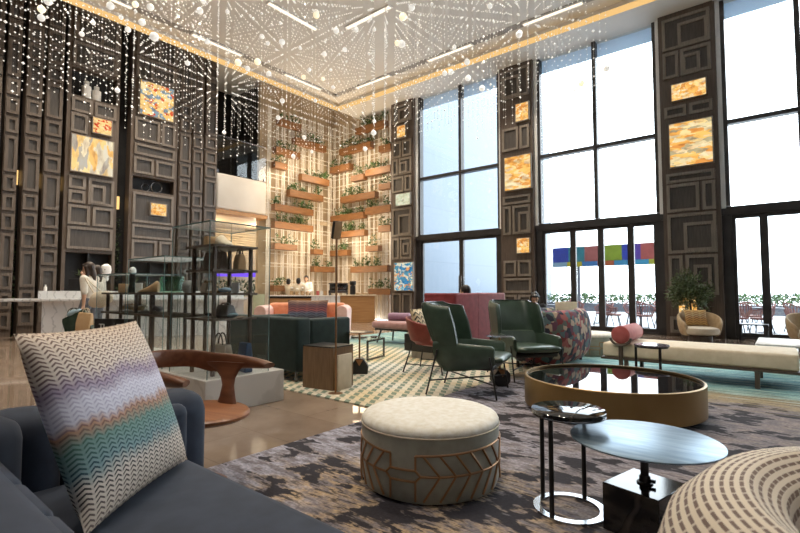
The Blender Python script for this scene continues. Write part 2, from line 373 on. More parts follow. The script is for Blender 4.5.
def m_harlequin():
    m, nt, b = base('harlequin_cloth', (.3,.2,.2), .85)
    v = coords(nt, 'Object', (1,1,.9), (R(20),R(35),R(25)))
    vo = N(nt, 'ShaderNodeTexVoronoi', Scale=12, distance='CHEBYCHEV', Randomness=1); nt.links.new(v, vo.inputs['Vector'])
    s = nt.nodes.new('ShaderNodeSeparateColor'); nt.links.new(vo.outputs['Color'], s.inputs[0])
    c = ramp(nt, s.outputs[0], [(0, (.20,.035,.04)), (.18, (.03,.03,.05)), (.34, (.34,.10,.09)), (.48, (.09,.14,.15)), (.60, (.44,.34,.25)), (.74, (.13,.05,.08)), (.88, (.10,.12,.10))], 'CONSTANT')
    nt.links.new(c, b.inputs['Base Color']); return m
M['harl'] = m_harlequin()

def m_art(name, seed, cols, st=1.0, sc=2.2, stretch=(1,1,1.3), rot=(0,0,0)):
    """back-lit painted panel"""
    m = bpy.data.materials.new(name); m.use_nodes = True; nt = m.node_tree; nt.nodes.clear()
    v = coords(nt, 'Object', stretch, rot, (seed*3.1,seed*1.7,seed*2.3))
    vo = N(nt, 'ShaderNodeTexVoronoi', Scale=sc*3.4, Randomness=1); d = N(nt, 'ShaderNodeTexNoise', Scale=sc*2.5, Detail=4)
    nt.links.new(v, d.inputs['Vector']); nt.links.new(mixc(nt, .45, v, d.outputs['Color'], 'ADD'), vo.inputs['Vector'])
    s = nt.nodes.new('ShaderNodeSeparateColor'); nt.links.new(vo.outputs['Color'], s.inputs[0])
    n = len(cols); c = ramp(nt, s.outputs[1], [(i/n, cc) for i, cc in enumerate(cols)], 'CONSTANT')
    sh = noise(nt, v, sc*3, 4); c = mixc(nt, .55, c, ramp(nt, sh, [(.34, (.36,.20,.08)), (.5, (1,.85,.55)), (.66, (1,.95,.8))]), 'MULTIPLY')
    e = N(nt, 'ShaderNodeEmission', Strength=st*.72); nt.links.new(c, e.inputs[0])
    o = nt.nodes.new('ShaderNodeOutputMaterial'); nt.links.new(e.outputs[0], o.inputs[0]); return m
GOLDS = [(1,.62,.20), (1,.78,.40), (.95,.50,.14), (1,.86,.6), (.8,.36,.10), (.9,.70,.45)]
A = {}
A['t1'] = m_art('art_figures', 1, [(1,.72,.34), (.95,.85,.66), (.55,.52,.48), (1,.62,.24), (.80,.74,.62), (1,.80,.45)], 1.0, 1.5, (1.5,1,.55), (0,R(14),0))
A['t1s'] = m_art('art_red_bird', 2, [(1,.74,.36), (1,.8,.45), (.75,.10,.05), (1,.68,.30)], 1.0, 3)
A['t2'] = m_art('art_red_blue', 3, [(1,.70,.30), (1,.62,.22), (.70,.12,.06), (.95,.8,.5), (.25,.36,.48), (1,.74,.36)], 1.0, 2.0)
A['t2s'] = m_art('art_small_gold', 4, GOLDS, 1.0, 4)
A['p1'] = m_art('art_blue_swirl', 5, [(.05,.25,.55), (.75,.8,.75), (.12,.42,.62), (.9,.45,.2), (.85,.86,.72), (.10,.30,.5)], .9, 2.5)
A['p1s'] = m_art('art_pale_landscape', 6, [(.75,.82,.66), (.62,.72,.6), (.85,.86,.74), (.7,.76,.6)], .9, 2.5)
A['p2'] = m_art('art_amber_village', 7, GOLDS, 1.0, 1.7, (.8,1,1.8), (0,R(-15),0)); A['p2s'] = m_art('art_amber_square', 8, GOLDS, 1.0, 3)
A['p3'] = m_art('art_town_scene', 9, GOLDS+[(.5,.45,.3), (.85,.75,.5)], 1.0, 1.8, (.7,1,1.9), (0,R(12),0)); A['p3s'] = m_art('art_horse_frieze', 10, GOLDS, 1.0, 3)

# =================================================================== SETTING
def struct(name, mb, mat, parent=None, **k):
    o = mb.build(name, mat, parent, k.pop('smooth', False), **k)
    if not parent: o['kind'] = 'structure'
    return o
CEIL = 8.75; TOP = 9.75
struct('floor', MB().b2(-22, 9, -4, 14.75, -.12, 0), M['floor'])
# ceiling: outer band, gold cove edge, raised inner field with dark channels
cb = MB(); cb.b2(-22, -14.3, -4, 15.2, TOP, TOP+.2); cb.b2(-14.36, -14.3, -4, 15.2, CEIL+.1, TOP); cb.b2(-14.3, 9, 13.4, 15.2, CEIL, CEIL+.45); cb.b2(-14.3, 9, -4, 13.4, CEIL+.28, CEIL+.45)
struct('ceiling', cb, M['ceil'])
ch = MB()
for x in (-13.72, -10.6): ch.b2(x-.13, x+.13, -4, 12.86 if x < -12 else 9.7, CEIL+.268, CEIL+.279)
for y in (12.72, 9.57): ch.b2(-13.72 if y > 10 else -10.6, 9, y-.13, y+.13, CEIL+.268, CEIL+.279)
struct('trim_1', ch, M['ceildark'])
gc = MB(); gc.b2(-14.3, -14.22, -4, 13.4, CEIL-.02, CEIL+.12); gc.b2(-14.3, 9, 13.32, 13.4, CEIL-.02, CEIL+.12)
tag(struct('trim_2', gc, M['gold_glow']), 'gold lit cove line round the raised ceiling field')
# left wall behind the panelled towers
wl = MB(); wl.b2(-16.5, -16.12, -4, 8.84, 0, TOP); struct('wall_left', wl, M['dark'])
struct('wall_back', MB().b2(-16.5, 9, -4.3, -4, 0, CEIL), M['pillarw'])
struct('wall_right', MB().b2(9, 9.3, -4.3, 15.2, 0, CEIL), M['pillarw'])
struct('wall_upper_side', MB().b2(-18.7, -16.46, 11.2, 11.4, 4.3, TOP), M['frame'])
# --- relief helper: frames (moulding rings) and recessed panels on a slab
def relief(name, to, W, z0, z1, rows, label, mats, group=None, niches=(), thick=.32):
    """to(u, d, z) maps panel coordinates to the world: u along the face in metres, d out of the face"""
    root = thing(name, label, None, kind='structure', group=None)
    def bx(mb, u0, u1, d0, d1, a, b):
        p = to(u0, d0, a); q = to(u1, d1, b); mb.b2(p[0], q[0], p[1], q[1], p[2], q[2])
    slab = MB(); nb_ = MB(); holes = sorted(niches)
    zc = z0
    for (na, nb) in holes:
        bx(slab, 0, W, -thick, 0, zc, na); bx(nb_, .09, W-.09, -thick+.005, -thick+.04, na, nb); bx(nb_, W*.48, W*.52, -thick+.05, -.05, na, nb) if nb-na > .9 else None; bx(slab, 0, .09, -thick, 0, na, nb); bx(slab, W-.09, W, -thick, 0, na, nb); zc = nb
    bx(slab, 0, W, -thick, 0, zc, z1)
    slab.build('slab', mats[0], root, False)
    if holes: nb_.build('niche_back', M['dark'], root, False)
    else: nb_.bm.free()
    mo, ins = MB(), MB(); e = .075; t = .055
    def ring(u0, u1, a, b, d0=0):
        bx(mo, u0, u0+e, d0, d0+t, a, b); bx(mo, u1-e, u1, d0, d0+t, a, b); bx(mo, u0+e, u1-e, d0, d0+t, a, a+e); bx(mo, u0+e, u1-e, d0, d0+t, b-e, b)
        bx(ins, u0+e, u1-e, d0, d0+.012, a+e, b-e)
    mg = .10 if W > .6 else .015
    for (a, b, cells) in rows:
        for c in cells:
            u0 = mg+c[0]*(W-2*mg); u1 = mg+c[1]*(W-2*mg); ring(u0, u1, a, b)
            if len(c) > 2:
                k = c[2]; w, h = u1-u0, b-a
                if k == 'r': ring(u0+w*.34, u1-e*.6, a+e*.6, b-h*.24, .013)
                elif k == 'l': ring(u0+e*.6, u1-w*.34, a+e*.6, b-h*.24, .013)
                elif k == 'c': ring(u0+w*.25, u1-w*.2, a+h*.2, b-h*.25, .013)
    mo.build('moulding', mats[1], root, False); ins.build('recessed_panel', mats[2], root, False)
    return root
Wm = (M['tower'], M['mould'], M['inset']); Pm = (M['pillarw'], M['pmould'], M['inset'])
XL = -15.66
def left(y0): return lambda u, d, z: (XL+d, y0+u, z)
T1rows = [(8.5,9.4,[(0,1,'l')]), (7.72,8.42,[(0,1,'r')]), (6.36,6.78,[(0,.45),(.5,1)]), (5.76,6.32,[(0,.36)]), (3.72,4.5,[(.42,1,'l')]), (4.13,4.5,[(0,.36)]), (3.72,4.08,[(0,.36)]), (3.1,3.66,[(0,.47),(.53,1)]), (2.4,3.04,[(0,1)]), (.1,1.15,[(0,.47),(.53,1)])]
relief('wall_panel', left(4.22), 1.36, 0, TOP, T1rows, 'wide dark wood panelled tower behind the reception desk with two lit pictures', Wm, niches=((1.2,2.3),(6.85,7.65)))
T2rows = [(8.72,9.5,[(0,.47),(.53,1)]), (7.98,8.65,[(0,1,'r')]), (5.95,6.68,[(0,.6),(.66,1)]), (5.5,5.85,[(0,1)]), (4.9,5.42,[(0,.47),(.53,1)]), (3.35,4.3,[(0,1)]), (2.85,3.28,[(0,1)]), (2.2,2.8,[(0,.6),(.66,1)]), (.1,1.15,[(0,1)])]
relief('wall_panel', left(5.92), 1.46, 0, TOP, T2rows, 'wide dark wood panelled tower next to the shoe vitrines with two lit pictures', Wm, niches=((1.2,2.12),(4.38,4.82)))
def strip_rows(k):
    r = []; z = .15+.07*k; hs = (.95,.42,.42,.42); i = k
    while z < 8.9:
        h = hs[i % 4]; r.append((z, z+h, [(0,1)])); z += h+.09; i += 1
    return r
STR = [(1.95,.55),(2.55,.50),(3.28,.35),(3.72,.40)]
for i, (y, w, lab) in enumerate(((2.32,.46,'narrow ladder panelled strip farthest from the lit tower'), (2.86,.30,'narrow ladder panelled strip at the frame edge'), (3.28,.36,'second narrow ladder panelled strip left of the two-picture tower'), (3.72,.40,'narrow ladder panelled strip beside the two-picture tower'),
                                 (7.44,.40,'first narrow ladder panelled strip after the small-picture tower'), (7.90,.37,'middle ladder panelled strip of the three by the balcony'), (8.33,.46,'narrow ladder panelled strip next to the balcony'))):
    relief('wall_panel', left(y), w, 0, TOP, strip_rows(i), lab, (M['tower'], M['stripm'], M['inset']))
# uplit niches and planting in the dark gaps
def niche_light(y, z, lab):
    o = MB().b2(-.03, .03, -.05, .05, -.2, .2, .01).build('wall_light', M['niche'], loc=(-16.08, y, z))
    tag(o, lab, 'light', 'gap lights in the panelled wall')
niche_light(3.22, 4.28, 'small warm uplight in the gap by the left frame edge'); niche_light(3.68, 4.28, 'small warm uplight in the gap between two ladder strips'); niche_light(4.17, 4.28, 'small warm uplight in the gap beside the tower with marching figures')
niche_light(5.75, 3.95, 'small warm uplight in the gap between the two wide towers')
def hanging(y, z0, z1, w, lab):
    mb = MB()
    for i in range(230):
        p = (random.uniform(-.05, .06), random.uniform(-w, w), random.uniform(z0, z1)); mb.leaf(p, (random.uniform(0,1), random.uniform(-1,1), random.uniform(-.9,.3)), random.uniform(.06,.12), .022)
    tag(mb.build('climbing_plant', M['leafdark'], loc=(-16.04, y, 0), smooth=False), lab, 'plant', 'climbers in the wall gaps')
hanging(5.75, .02, 3.6, .09, 'dark climbing plant in the gap between the two wide towers'); hanging(3.70, .02, 3.0, .03, 'thin climbing plant in the gap left of the ladder strip'); hanging(3.22, .02, 3.0, .03, 'thin climbing plant in the gap nearest the left frame edge'); hanging(4.17, .02, 3.0, .03, 'thin climbing plant in the gap beside the marching-figures tower')

# --- lit pictures
def picture(name, pl, u0, u1, z0, z1, art, lab, group='lit pictures on the panelled walls'):
    """pl 'L': on the left towers (faces +x); pl 'P': on the window pillars (faces -y)"""
    w, h = u1-u0, z1-z0
    t = thing('lit_picture', lab, 'picture', (XL+.075, (u0+u1)/2, (z0+z1)/2) if pl == 'L' else ((u0+u1)/2, YP-.075, (z0+z1)/2), R(90) if pl == 'L' else 0, group)
    f = MB(); e = .022
    for s in (-1, 1): f.box((s*(w/2-e/2), 0, 0), (e, .09, h)); f.box((0, 0, s*(h/2-e/2)), (w-2*e, .09, e))
    f.build('frame', M['pmould'], t, False); MB().box((0, 0, 0), (w-2*e, .05, h-2*e)).build('painted_panel', art, t, False)
YP = 14.35
picture('a', 'L', 4.32, 5.43, 4.6, 5.69, A['t1'], 'large lit picture of pale marching figures, lower on the wide tower behind the desk')
picture('a', 'L', 4.83, 5.36, 5.83, 6.32, A['t1s'], 'small lit picture with red marks above the pale marching figures')
picture('a', 'L', 6.10, 7.19, 6.77, 7.9, A['t2'], 'large lit picture with red and blue figures, highest on the second wide tower')
picture('a', 'L', 6.52, 7.04, 3.61, 4.02, A['t2s'], 'small square gold lit picture low on the second wide tower')
# tower niche contents
for j, (y, h, lab) in enumerate(((4.72,.52,'tall white jar in the high niche of the tower, left of the pair'), (4.98,.44,'shorter white jar in the high niche of the tower, right of the pair'))):
    tag(MB().lathe([(.10,0),(.12,.04),(.12,h*.7),(.06,h*.8),(.07,h*.86),(.07,h)], n=20).build('jar', M['white'], loc=(-15.78, y, 6.851)), lab, 'jar', 'jars in the high niche')
rg = MB(); rg.tube([(0, .17*math.cos(a*math.pi/16), .17+.17*math.sin(a*math.pi/16)) for a in range(32)], .018, 8, True); rg.box((0, 0, .0), (.10,.14,.02))
tag(rg.build('ring_ornament', M['chrome'], loc=(-15.78, 6.78, 4.39)), 'metal ring ornament standing in the dark niche', 'ornament')
rg = MB(); rg.tube([(0, .12*math.cos(a*math.pi/12), .12+.12*math.sin(a*math.pi/12)) for a in range(24)], .012, 8, True); rg.box((0, 0, .0), (.08,.1,.016))
tag(rg.build('ring_ornament', M['chrome'], loc=(-15.8, 6.45, 4.389)), 'smaller dark ring ornament left of the metal ring', 'ornament')
mb = MB()
for i in range(26): mb.leaf((0, random.uniform(-.1,.1), .25+random.uniform(-.05,.3)), (random.uniform(-.3,.5), random.uniform(-1,1), random.uniform(.0,1)), .22, .02)
nt_ = thing('potted_plant', 'small plant in a dark pot in the tower niche behind the desk', 'plant', (-15.80, 4.75, 1.201)); mb.build('foliage', M['olive'], nt_); MB().lathe([(.07,0),(.10,.05),(.09,.26)], n=16).build('pot', M['black'], nt_)

# --- balcony, bulkhead, lounge opening under it
bk = MB(); bk.b2(-16.25, -15.75, 8.84, 11.0, 4.15, 5.5, .10, 4); tag(struct('wall_upper', bk, M['plaster'], smooth=True), 'pale plaster bulkhead below the balcony')
struct('trim_3', MB().b2(-16.2, -15.7, 8.84, 11.0, 4.02, 4.15), M['cafewood'])
struct('wall_recess', MB().b2(-18.7, -18.5, 8.6, 11.4, 5.5, TOP), M['dark'])
struct('trim_4', MB().b2(-18.6, -15.75, 8.6, 8.84, 4.1, TOP), M['dark'])
bal = thing('balcony_railing', 'clear glass balcony railing with slim dark handrail above the pale bulkhead', 'railing', (-15.8, 9.9, 5.5))
MB().box((0, 0, .68), (.02, 2.1, 1.34)).build('glass_pane', M['vglass'], bal, False); MB().tube([(0,-1.06,1.37),(0,1.06,1.37)], .025).build('handrail', M['chrome'], bal)
for yy in (-1.0, 0, 1.0): MB().box((0, yy, .05), (.06,.08,.1)).build('clamp', M['chrome'], bal, False)
# lounge beyond the opening
struct('wall_far', MB().b2(-21.6, -21.4, 6, 15.2, 0, 4.3), M['cafewall'])
struct('wall_lounge', MB().b2(-21.5, -16.5, 7.2, 7.4, 0, 4.3), M['cafewall'])
struct('trim_5', MB().b2(-21.5, -16.0, 7.2, 15.2, 4.15, 4.3), M['cafewall'])
lv = MB()
for i in range(17): lv.b2(-20.05, -19.95, 7.6, 14.4, 2.25+i*.11, 2.25+i*.11+.055)
for yy in (7.65, 11.0, 14.35): lv.b2(-20.1, -20.05, yy-.04, yy+.04, 0, 4.15)
tag(lv.build('slatted_screen', M['cafewall'], smooth=False), 'cream screen of horizontal slats high in the lounge behind the balcony', 'screen')
led = MB().b2(-.04, .04, -1.4, 1.4, -.11, .11, .02).build('light_bar', emit('violet_light', (.22,.10,.95), .9), loc=(-19.0, 12.1, 1.95)); tag(led, 'violet glowing light bar beyond the rack of bags', 'light')
mb = MB()
for i in range(420): mb.leaf((random.uniform(-.2,.2), random.uniform(-1.3,1.3), random.uniform(0,.75)), (random.uniform(-1,1), random.uniform(-1,1), random.uniform(-.1,1)), .22, .03)
hg = thing('planter_hedge', 'low leafy hedge in a box under the violet light bar', 'plant', (-18.9, 12.1, .9)); mb.build('foliage', M['leafdark'], hg, False); MB().box((0,0,-.45), (.4,2.7,.9)).build('planter_box', M['white'], hg, False)

# --- cafe corner backing walls
struct('wall_cafe_left', MB().b2(-16.45, -16.3, 11.0, 15.2, 0, TOP), M['cafewall'])
struct('wall_cafe_back', MB().b2(-16.4, -12.2, 15.0, 15.2, 0, TOP), M['cafewall'])

# --- window wall: pillars, windows, doors
YW = 14.6
def pil(x0): return lambda u, d, z: (x0+u, YP-d, z)
P3 = [(7.72,8.6,[(0,1,'r')]), (6.95,7.66,[(0,.34),(.38,1,'l')]), (5.86,6.16,[(0,.47),(.53,1)]), (4.08,4.34,[(0,1)]), (3.3,4.04,[(0,.68),(.74,1)]), (2.2,3.24,[(0,1,'r')]), (1.1,2.14,[(0,.3),(.36,1,'c')]), (.1,.52,[(0,1)])]
P2 = [(7.62,8.6,[(0,1,'l')]), (5.86,6.62,[(0,.6),(.66,1)]), (4.06,4.34,[(0,1)]), (3.06,4.0,[(0,.3),(.36,1,'r')]), (1.68,2.2,[(0,.47),(.53,1)]), (1.14,1.62,[(0,1)]), (.1,1.08,[(0,.47),(.53,1)])]
P1 = [(7.9,8.6,[(0,1,'r')]), (6.5,7.15,[(0,.47),(.53,1)]), (5.8,6.44,[(0,.3),(.36,1,'l')]), (5.1,5.72,[(0,.6),(.66,1)]), (3.35,4.46,[(0,1,'r')]), (2.45,3.28,[(0,.36),(.42,1,'c')]), (.1,1.12,[(0,.47),(.53,1)])]
for x0, w, rows, lab in ((-12.17,1.16,P1,'panelled window pillar beside the cafe with a blue picture'), (-7.33,1.16,P2,'panelled window pillar in the middle with an amber village picture'), (-2.5,1.3,P3,'panelled window pillar behind the small tree with a horse frieze')):
    relief('pillar', pil(x0), w, 0, CEIL, rows, lab, Pm, thick=.55)
picture('a', 'P', -11.93, -10.97, 1.2, 2.32, A['p1'], 'lit blue and white swirling picture low on the pillar by the cafe')
picture('a', 'P', -11.86, -11.1, 4.53, 5.03, A['p1s'], 'pale green lit picture halfway up the pillar by the cafe')
picture('a', 'P', -11.8, -11.33, 7.25, 7.75, A['p2s'], 'small amber lit picture at the top of the pillar by the cafe')
picture('a', 'P', -6.72, -6.24, 6.74, 7.36, A['p2s'], 'small amber lit picture at the top of the middle pillar')
picture('a', 'P', -7.14, -6.19, 4.5, 5.64, A['p2'], 'large amber lit village picture on the middle pillar')
picture('a', 'P', -6.74, -6.27, 2.41, 2.92, A['p2s'], 'small amber lit picture low on the middle pillar')
picture('a', 'P', -2.22, -1.4, 6.26, 6.74, A['p3s'], 'wide lit frieze of horses high on the pillar by the tree')
picture('a', 'P', -2.3, -1.3, 4.48, 5.68, A['p3'], 'large lit town picture on the pillar by the tree')
picture('a', 'P', -2.2, -1.75, .56, 1.06, A['p3s'], 'lit gold picture low on the pillar behind the armchair')

def bay(n, x0, x1, mull, stiles, handles=False):
    """a tall glazed bay: two fixed tiers above, hinged glass leaves below"""
    w = thing('window_%d' % n, 'tall two-tier window bay with dark bronze frame', None, kind='structure')
    f = MB(); y0, y1 = YW-.10, YW+.12
    MB().b2(x0, x0+.10, YW-.14, y1+.02, 3.30, CEIL).build('reveal', M['paper'], w, False); MB().b2(x1-.10, x1, YW-.14, y1+.02, 3.30, CEIL).build('reveal', M['paper'], w, False)
    for x in (x0+.145, x1-.145): f.b2(x-.045, x+.045, y0, y1, 3.36, CEIL)
    f.b2(x0, x1, y0-.03, y1+.03, 3.125, 3.34); f.b2(x0+.1, x1-.1, y0+.01, y1-.01, 5.47, 5.58)
    for m in mull: f.b2(m-.055, m+.055, y0, y1, 3.36, CEIL)
    f.build('window_frame', M['frame'], w, False)
    e = [x0+.19]+[v for m in mull for v in (m-.055, m+.055)]+[x1-.19]
    for i in range(0, len(e), 2):
        for a, b in ((3.36, 5.47), (5.58, CEIL)): MB().b2(e[i], e[i+1], YW+.0, YW+.012, a, b).build('glass_pane', M['glass'], w, False)
    bl = MB().b2(x0+.1, x1-.1, YW+.13, YW+.15, CEIL-.42, CEIL-.005); bl.build('roller_blind', M['blind'], w, False)
    d = thing('door_%d' % n, 'glazed bronze door leaves below the window bay', None, kind='structure')
    jf = MB(); jf.b2(x0, x0+.20, y0, y1, 0, 3.2); jf.b2(x1-.20, x1, y0, y1, 0, 3.2); jf.b2(x0+.2, x1-.2, y0+.01, y1-.01, 0, .05); jf.build('door_frame', M['frame'], d, False)
    xs = [x0+.20]+list(stiles)+[x1-.20]
    for i in range(len(xs)-1):
        a, b = xs[i], xs[i+1]; l = MB(); s = .085
        l.b2(a, a+s, YW-.05, YW+.05, .05, 3.14); l.b2(b-s, b, YW-.05, YW+.05, .05, 3.14); l.b2(a+s, b-s, YW-.05, YW+.05, .05, .16); l.b2(a+s, b-s, YW-.05, YW+.05, 3.03, 3.14)
        lf = l.build('door_leaf', M['frame'], d, False)
        MB().b2(a+s, b-s, YW-.006, YW+.006, .16, 3.03).build('glass_pane', M['glass'], lf, False)
        if handles:
            hx = b-.05 if i == 0 else a+.05
            hd = MB(); hd.tube([(hx, YW-.13, .8), (hx, YW-.13, 1.75)], .018); hd.tube([(hx, YW-.13, .95), (hx, YW-.04, .95)], .012); hd.tube([(hx, YW-.13, 1.6), (hx, YW-.04, 1.6)], .012)
            hd.build('door_handle', M['chrome'], lf)
bay(1, -11.01, -7.33, [-9.02], [-9.02], True)
bay(2, -6.17, -2.5, [-4.28], [-5.02, -4.2, -3.38])
bay(3, -1.2, 2.5, [.42], [-.36, .42, 1.2])
bay(4, 3.7, 7.4, [5.5], [4.6, 5.5, 6.4])
struct('trim_6', MB().b2(2.5, 3.7, 14.35, 14.9, 0, CEIL), M['pillarw'])
struct('trim_7', MB().b2(7.4, 9, 14.35, 14.9, 0, CEIL), M['pillarw'])

# ------------------------------------------------------------ outside
m, nt, b = base('facade_panels', (.26,.31,.38), .4)
br = N(nt, 'ShaderNodeTexBrick', Scale=1); br.offset = 0
for k, v in (('Mortar Size', .012), ('Brick Width', 2.6), ('Row Height', .9)): br.inputs[k].default_value = v
br.inputs['Color1'].default_value = (.105,.14,.185,1); br.inputs['Color2'].default_value = (.11,.147,.192,1); br.inputs['Mortar'].default_value = (.08,.107,.145,1)
nt.links.new(coords(nt, 'Object', (1,1,1), (R(90),0,R(90))), br.inputs['Vector']); nt.links.new(br.outputs[0], b.inputs['Base Color']); M['facade'] = m
fc = MB(); fc.b2(-19, -13, 15.6, 33.2, 0, 13.0)
tag(fc.build('neighbouring_building', M['facade'], smooth=False), 'pale blue-grey panel-clad building wing outside the windows by the pillar with amber pictures', 'building')
struct('terrace', MB().b2(-13, 26, 14.75, 44, -.12, -.02), vary('terrace_paving', (.34,.36,.39), (.40,.42,.45), 2, .6))
bn = thing('terrace_canopy', 'beam of coloured glass panels over the terrace, blue, rust, lime and violet', 'canopy', (0, 24, 0))
cols = [(.010,.018,.12),(.012,.07,.085),(.13,.04,.035),(.09,.12,.01),(.012,.02,.13),(.04,.02,.12),(.15,.035,.03),(.17,.06,.05),(.12,.03,.03)]; xs = [-9.3,-8.48,-7.68,-6.85,-5.95,-5.4,-5.14,-4.6,-4.1,-3.3]
for i in range(9):
    MB().b2(xs[i], xs[i+1], -.08, .08, 2.66, 3.42).build('coloured_panel', vary('canopy_panel_%d' % i, cols[i], tuple(min(1, c*1.25) for c in cols[i]), 4, .3), bn, False)
c2 = [(.10,.15,.19),(.20,.16,.01),(.02,.07,.16),(.18,.04,.012),(.02,.10,.17),(.02,.12,.19),(.18,.17,.02),(.10,.18,.16)]
for i in range(8):
    x = -9.3+i*.75; MB().b2(x, x+.75, -.12, .12, 2.42, 2.66).build('coloured_strip', vary('canopy_strip_%d' % i, c2[i], c2[i], 4, .3), bn, False)
for x in (-8.0, -3.5): MB().b2(x-.06, x+.06, -.06, .06, -.02, 2.66).build('post', M['terrgrey'], bn, False)
mb = MB()
for i in range(2600): mb.leaf((random.uniform(-12,3.4), random.uniform(-.35,.35), random.uniform(.0,.5)), (random.uniform(-1,1), random.uniform(-1,1), random.uniform(-.2,1)), .26, .045)
hg = thing('hedge', 'low green hedge along the far edge of the terrace', 'hedge', (0, 30, .45)); mb.build('foliage', vary('hedge_leaf', (.03,.07,.02), (.08,.14,.05), 4, .6), hg, False); MB().b2(-12, 3.4, -.3, .3, -.47, .02).build('planter_trough', M['terrgrey'], hg, False)
bx_ = MB(); bx_.b2(-12.5, 6, 33.9, 34.0, .9, .96)
for i in range(38): bx_.b2(-12.5+i*.5, -12.46+i*.5, 33.92, 33.98, -.02, .9)
tag(bx_.build('terrace_railing', M['terrgrey'], smooth=False), 'thin grey railing beyond the terrace hedge', 'railing')
def terr_chair(lab):
    t = thing('terrace_chair', lab, 'chair', group='terrace chairs'); sh = MB(); n = 17
    for i in range(n):
        a = math.pi*(-.12)+math.pi*1.24*i/(n-1); x, y = math.cos(a), math.sin(a)
        sh.tube([(.24*x, .22*y, .44), (.31*x, .29*y, .60), (.34*x, .31*y, .66+.20*max(0, y))], .014, 5)
    sh.tube([(.34*math.cos(math.pi*(-.12)+math.pi*1.24*i/24), .31*math.sin(math.pi*(-.12)+math.pi*1.24*i/24), .66+.20*max(0, math.sin(math.pi*(-.12)+math.pi*1.24*i/24))) for i in range(25)], .02, 6)
    sh.build('woven_shell', M['terrred'], t); MB().lathe([(.24,.41),(.27,.43),(.27,.46),(.24,.47)], n=24).build('seat', M['terrred'], t)
    for sx in (-1, 1):
        for sy in (-1, 1): MB().tube([(.16*sx, .15*sy, .43), (.24*sx, .23*sy, 0)], .016, 6).build('leg', M['terrgrey'], t)
    return t
tc = None
for i, (x, y, rz, lab) in enumerate(((-5.65,15.7,20,'red woven terrace chair nearest the patterned sofa'), (-6.2,17.9,200,'red woven terrace chair far behind the left door leaf'), (-5.0,17.5,-30,'red woven terrace chair behind the middle door stile'), (-4.45,16.6,100,'red woven terrace chair in front of the terrace table by the coral bolster'),
                                     (-3.5,16.5,170,'red woven terrace chair at the near terrace table, left of the pillar'), (-3.15,17.9,60,'red woven terrace chair closest to the pillar with the tree'), (-4.2,18.3,10,'red woven terrace chair at the back, above the coral bolster'), (-6.9,20.5,80,'red woven terrace chair behind the seated guest'),
                                     (-1.1,16.7,-160,'red woven terrace chair seen past the right pillar, farthest left'), (-.85,18.4,30,'red woven terrace chair right of the pillar, at the round table'), (-.55,16.8,-70,'red woven terrace chair in front of the round table'), (.25,18.3,120,'dark-legged red terrace chair seen between the right door stiles'))):
    if tc is None: tc = terr_chair(lab); tc.location = (x, y, -.02); tc.rotation_euler.z = R(rz)
    else: again(tc, (x, y, -.02), R(rz), lab)
tt = None
for x, y, lab in ((-3.75,17.3,'grey round terrace table amid the red chairs left of the pillar'), (-5.5,18.7,'grey round terrace table farther back behind the door stile'), (-.45,17.5,'grey round terrace table right of the pillar'), (-6.3,16.6,'grey round terrace table behind the patterned sofa')):
    if tt is None:
        tt = thing('terrace_table', lab, 'table', (x, y, -.02), group='terrace tables'); MB().lathe([(.40,.70),(.42,.71),(.42,.73),(.40,.74)], n=32).build('table_top', M['terrgrey'], tt)
        MB().cyl((0,0,.02), .03, .69).build('stem', M['terrgrey'], tt); MB().lathe([(.25,0),(.25,.015),(.04,.03)], n=24).build('base', M['terrgrey'], tt)
    else: again(tt, (x, y, -.02), 0, lab)

# ------------------------------------------------------------ ceiling lights and chandelier
def strip_light(x, y, along_y, lab):
    t = thing('ceiling_light', lab, 'light', (x, y, CEIL+.27), 0 if along_y else R(90), 'ceiling strip lights')
    f = MB(); f.box((-.085,0,-.02), (.02,1.74,.05)); f.box((.085,0,-.02), (.02,1.74,.05)); f.box((0,.86,-.02), (.15,.02,.05)); f.box((0,-.86,-.02), (.15,.02,.05))
    f.build('frame', M['ceil'], t, False); MB().box((0,0,-.012), (.15,1.7,.02)).build('diffuser', M['strip'], t, False)
strip_light(-13.72, 4.27, True, 'warm ceiling strip light on the left run nearest the top edge'); strip_light(-13.72, 7.67, True, 'warm ceiling strip light on the left run, middle'); strip_light(-13.72, 11.1, True, 'warm ceiling strip light on the left run nearest the corner')
strip_light(-11.7, 12.72, False, 'warm ceiling strip light on the window run nearest the corner'); strip_light(-8.3, 12.72, False, 'warm ceiling strip light on the window run, middle'); strip_light(-4.85, 12.72, False, 'warm ceiling strip light on the window run farthest from the corner')
strip_light(-10.6, 8.2, True, 'warm ceiling strip light on the inner left run'); strip_light(-9.0, 9.57, False, 'warm ceiling strip light on the inner window run')

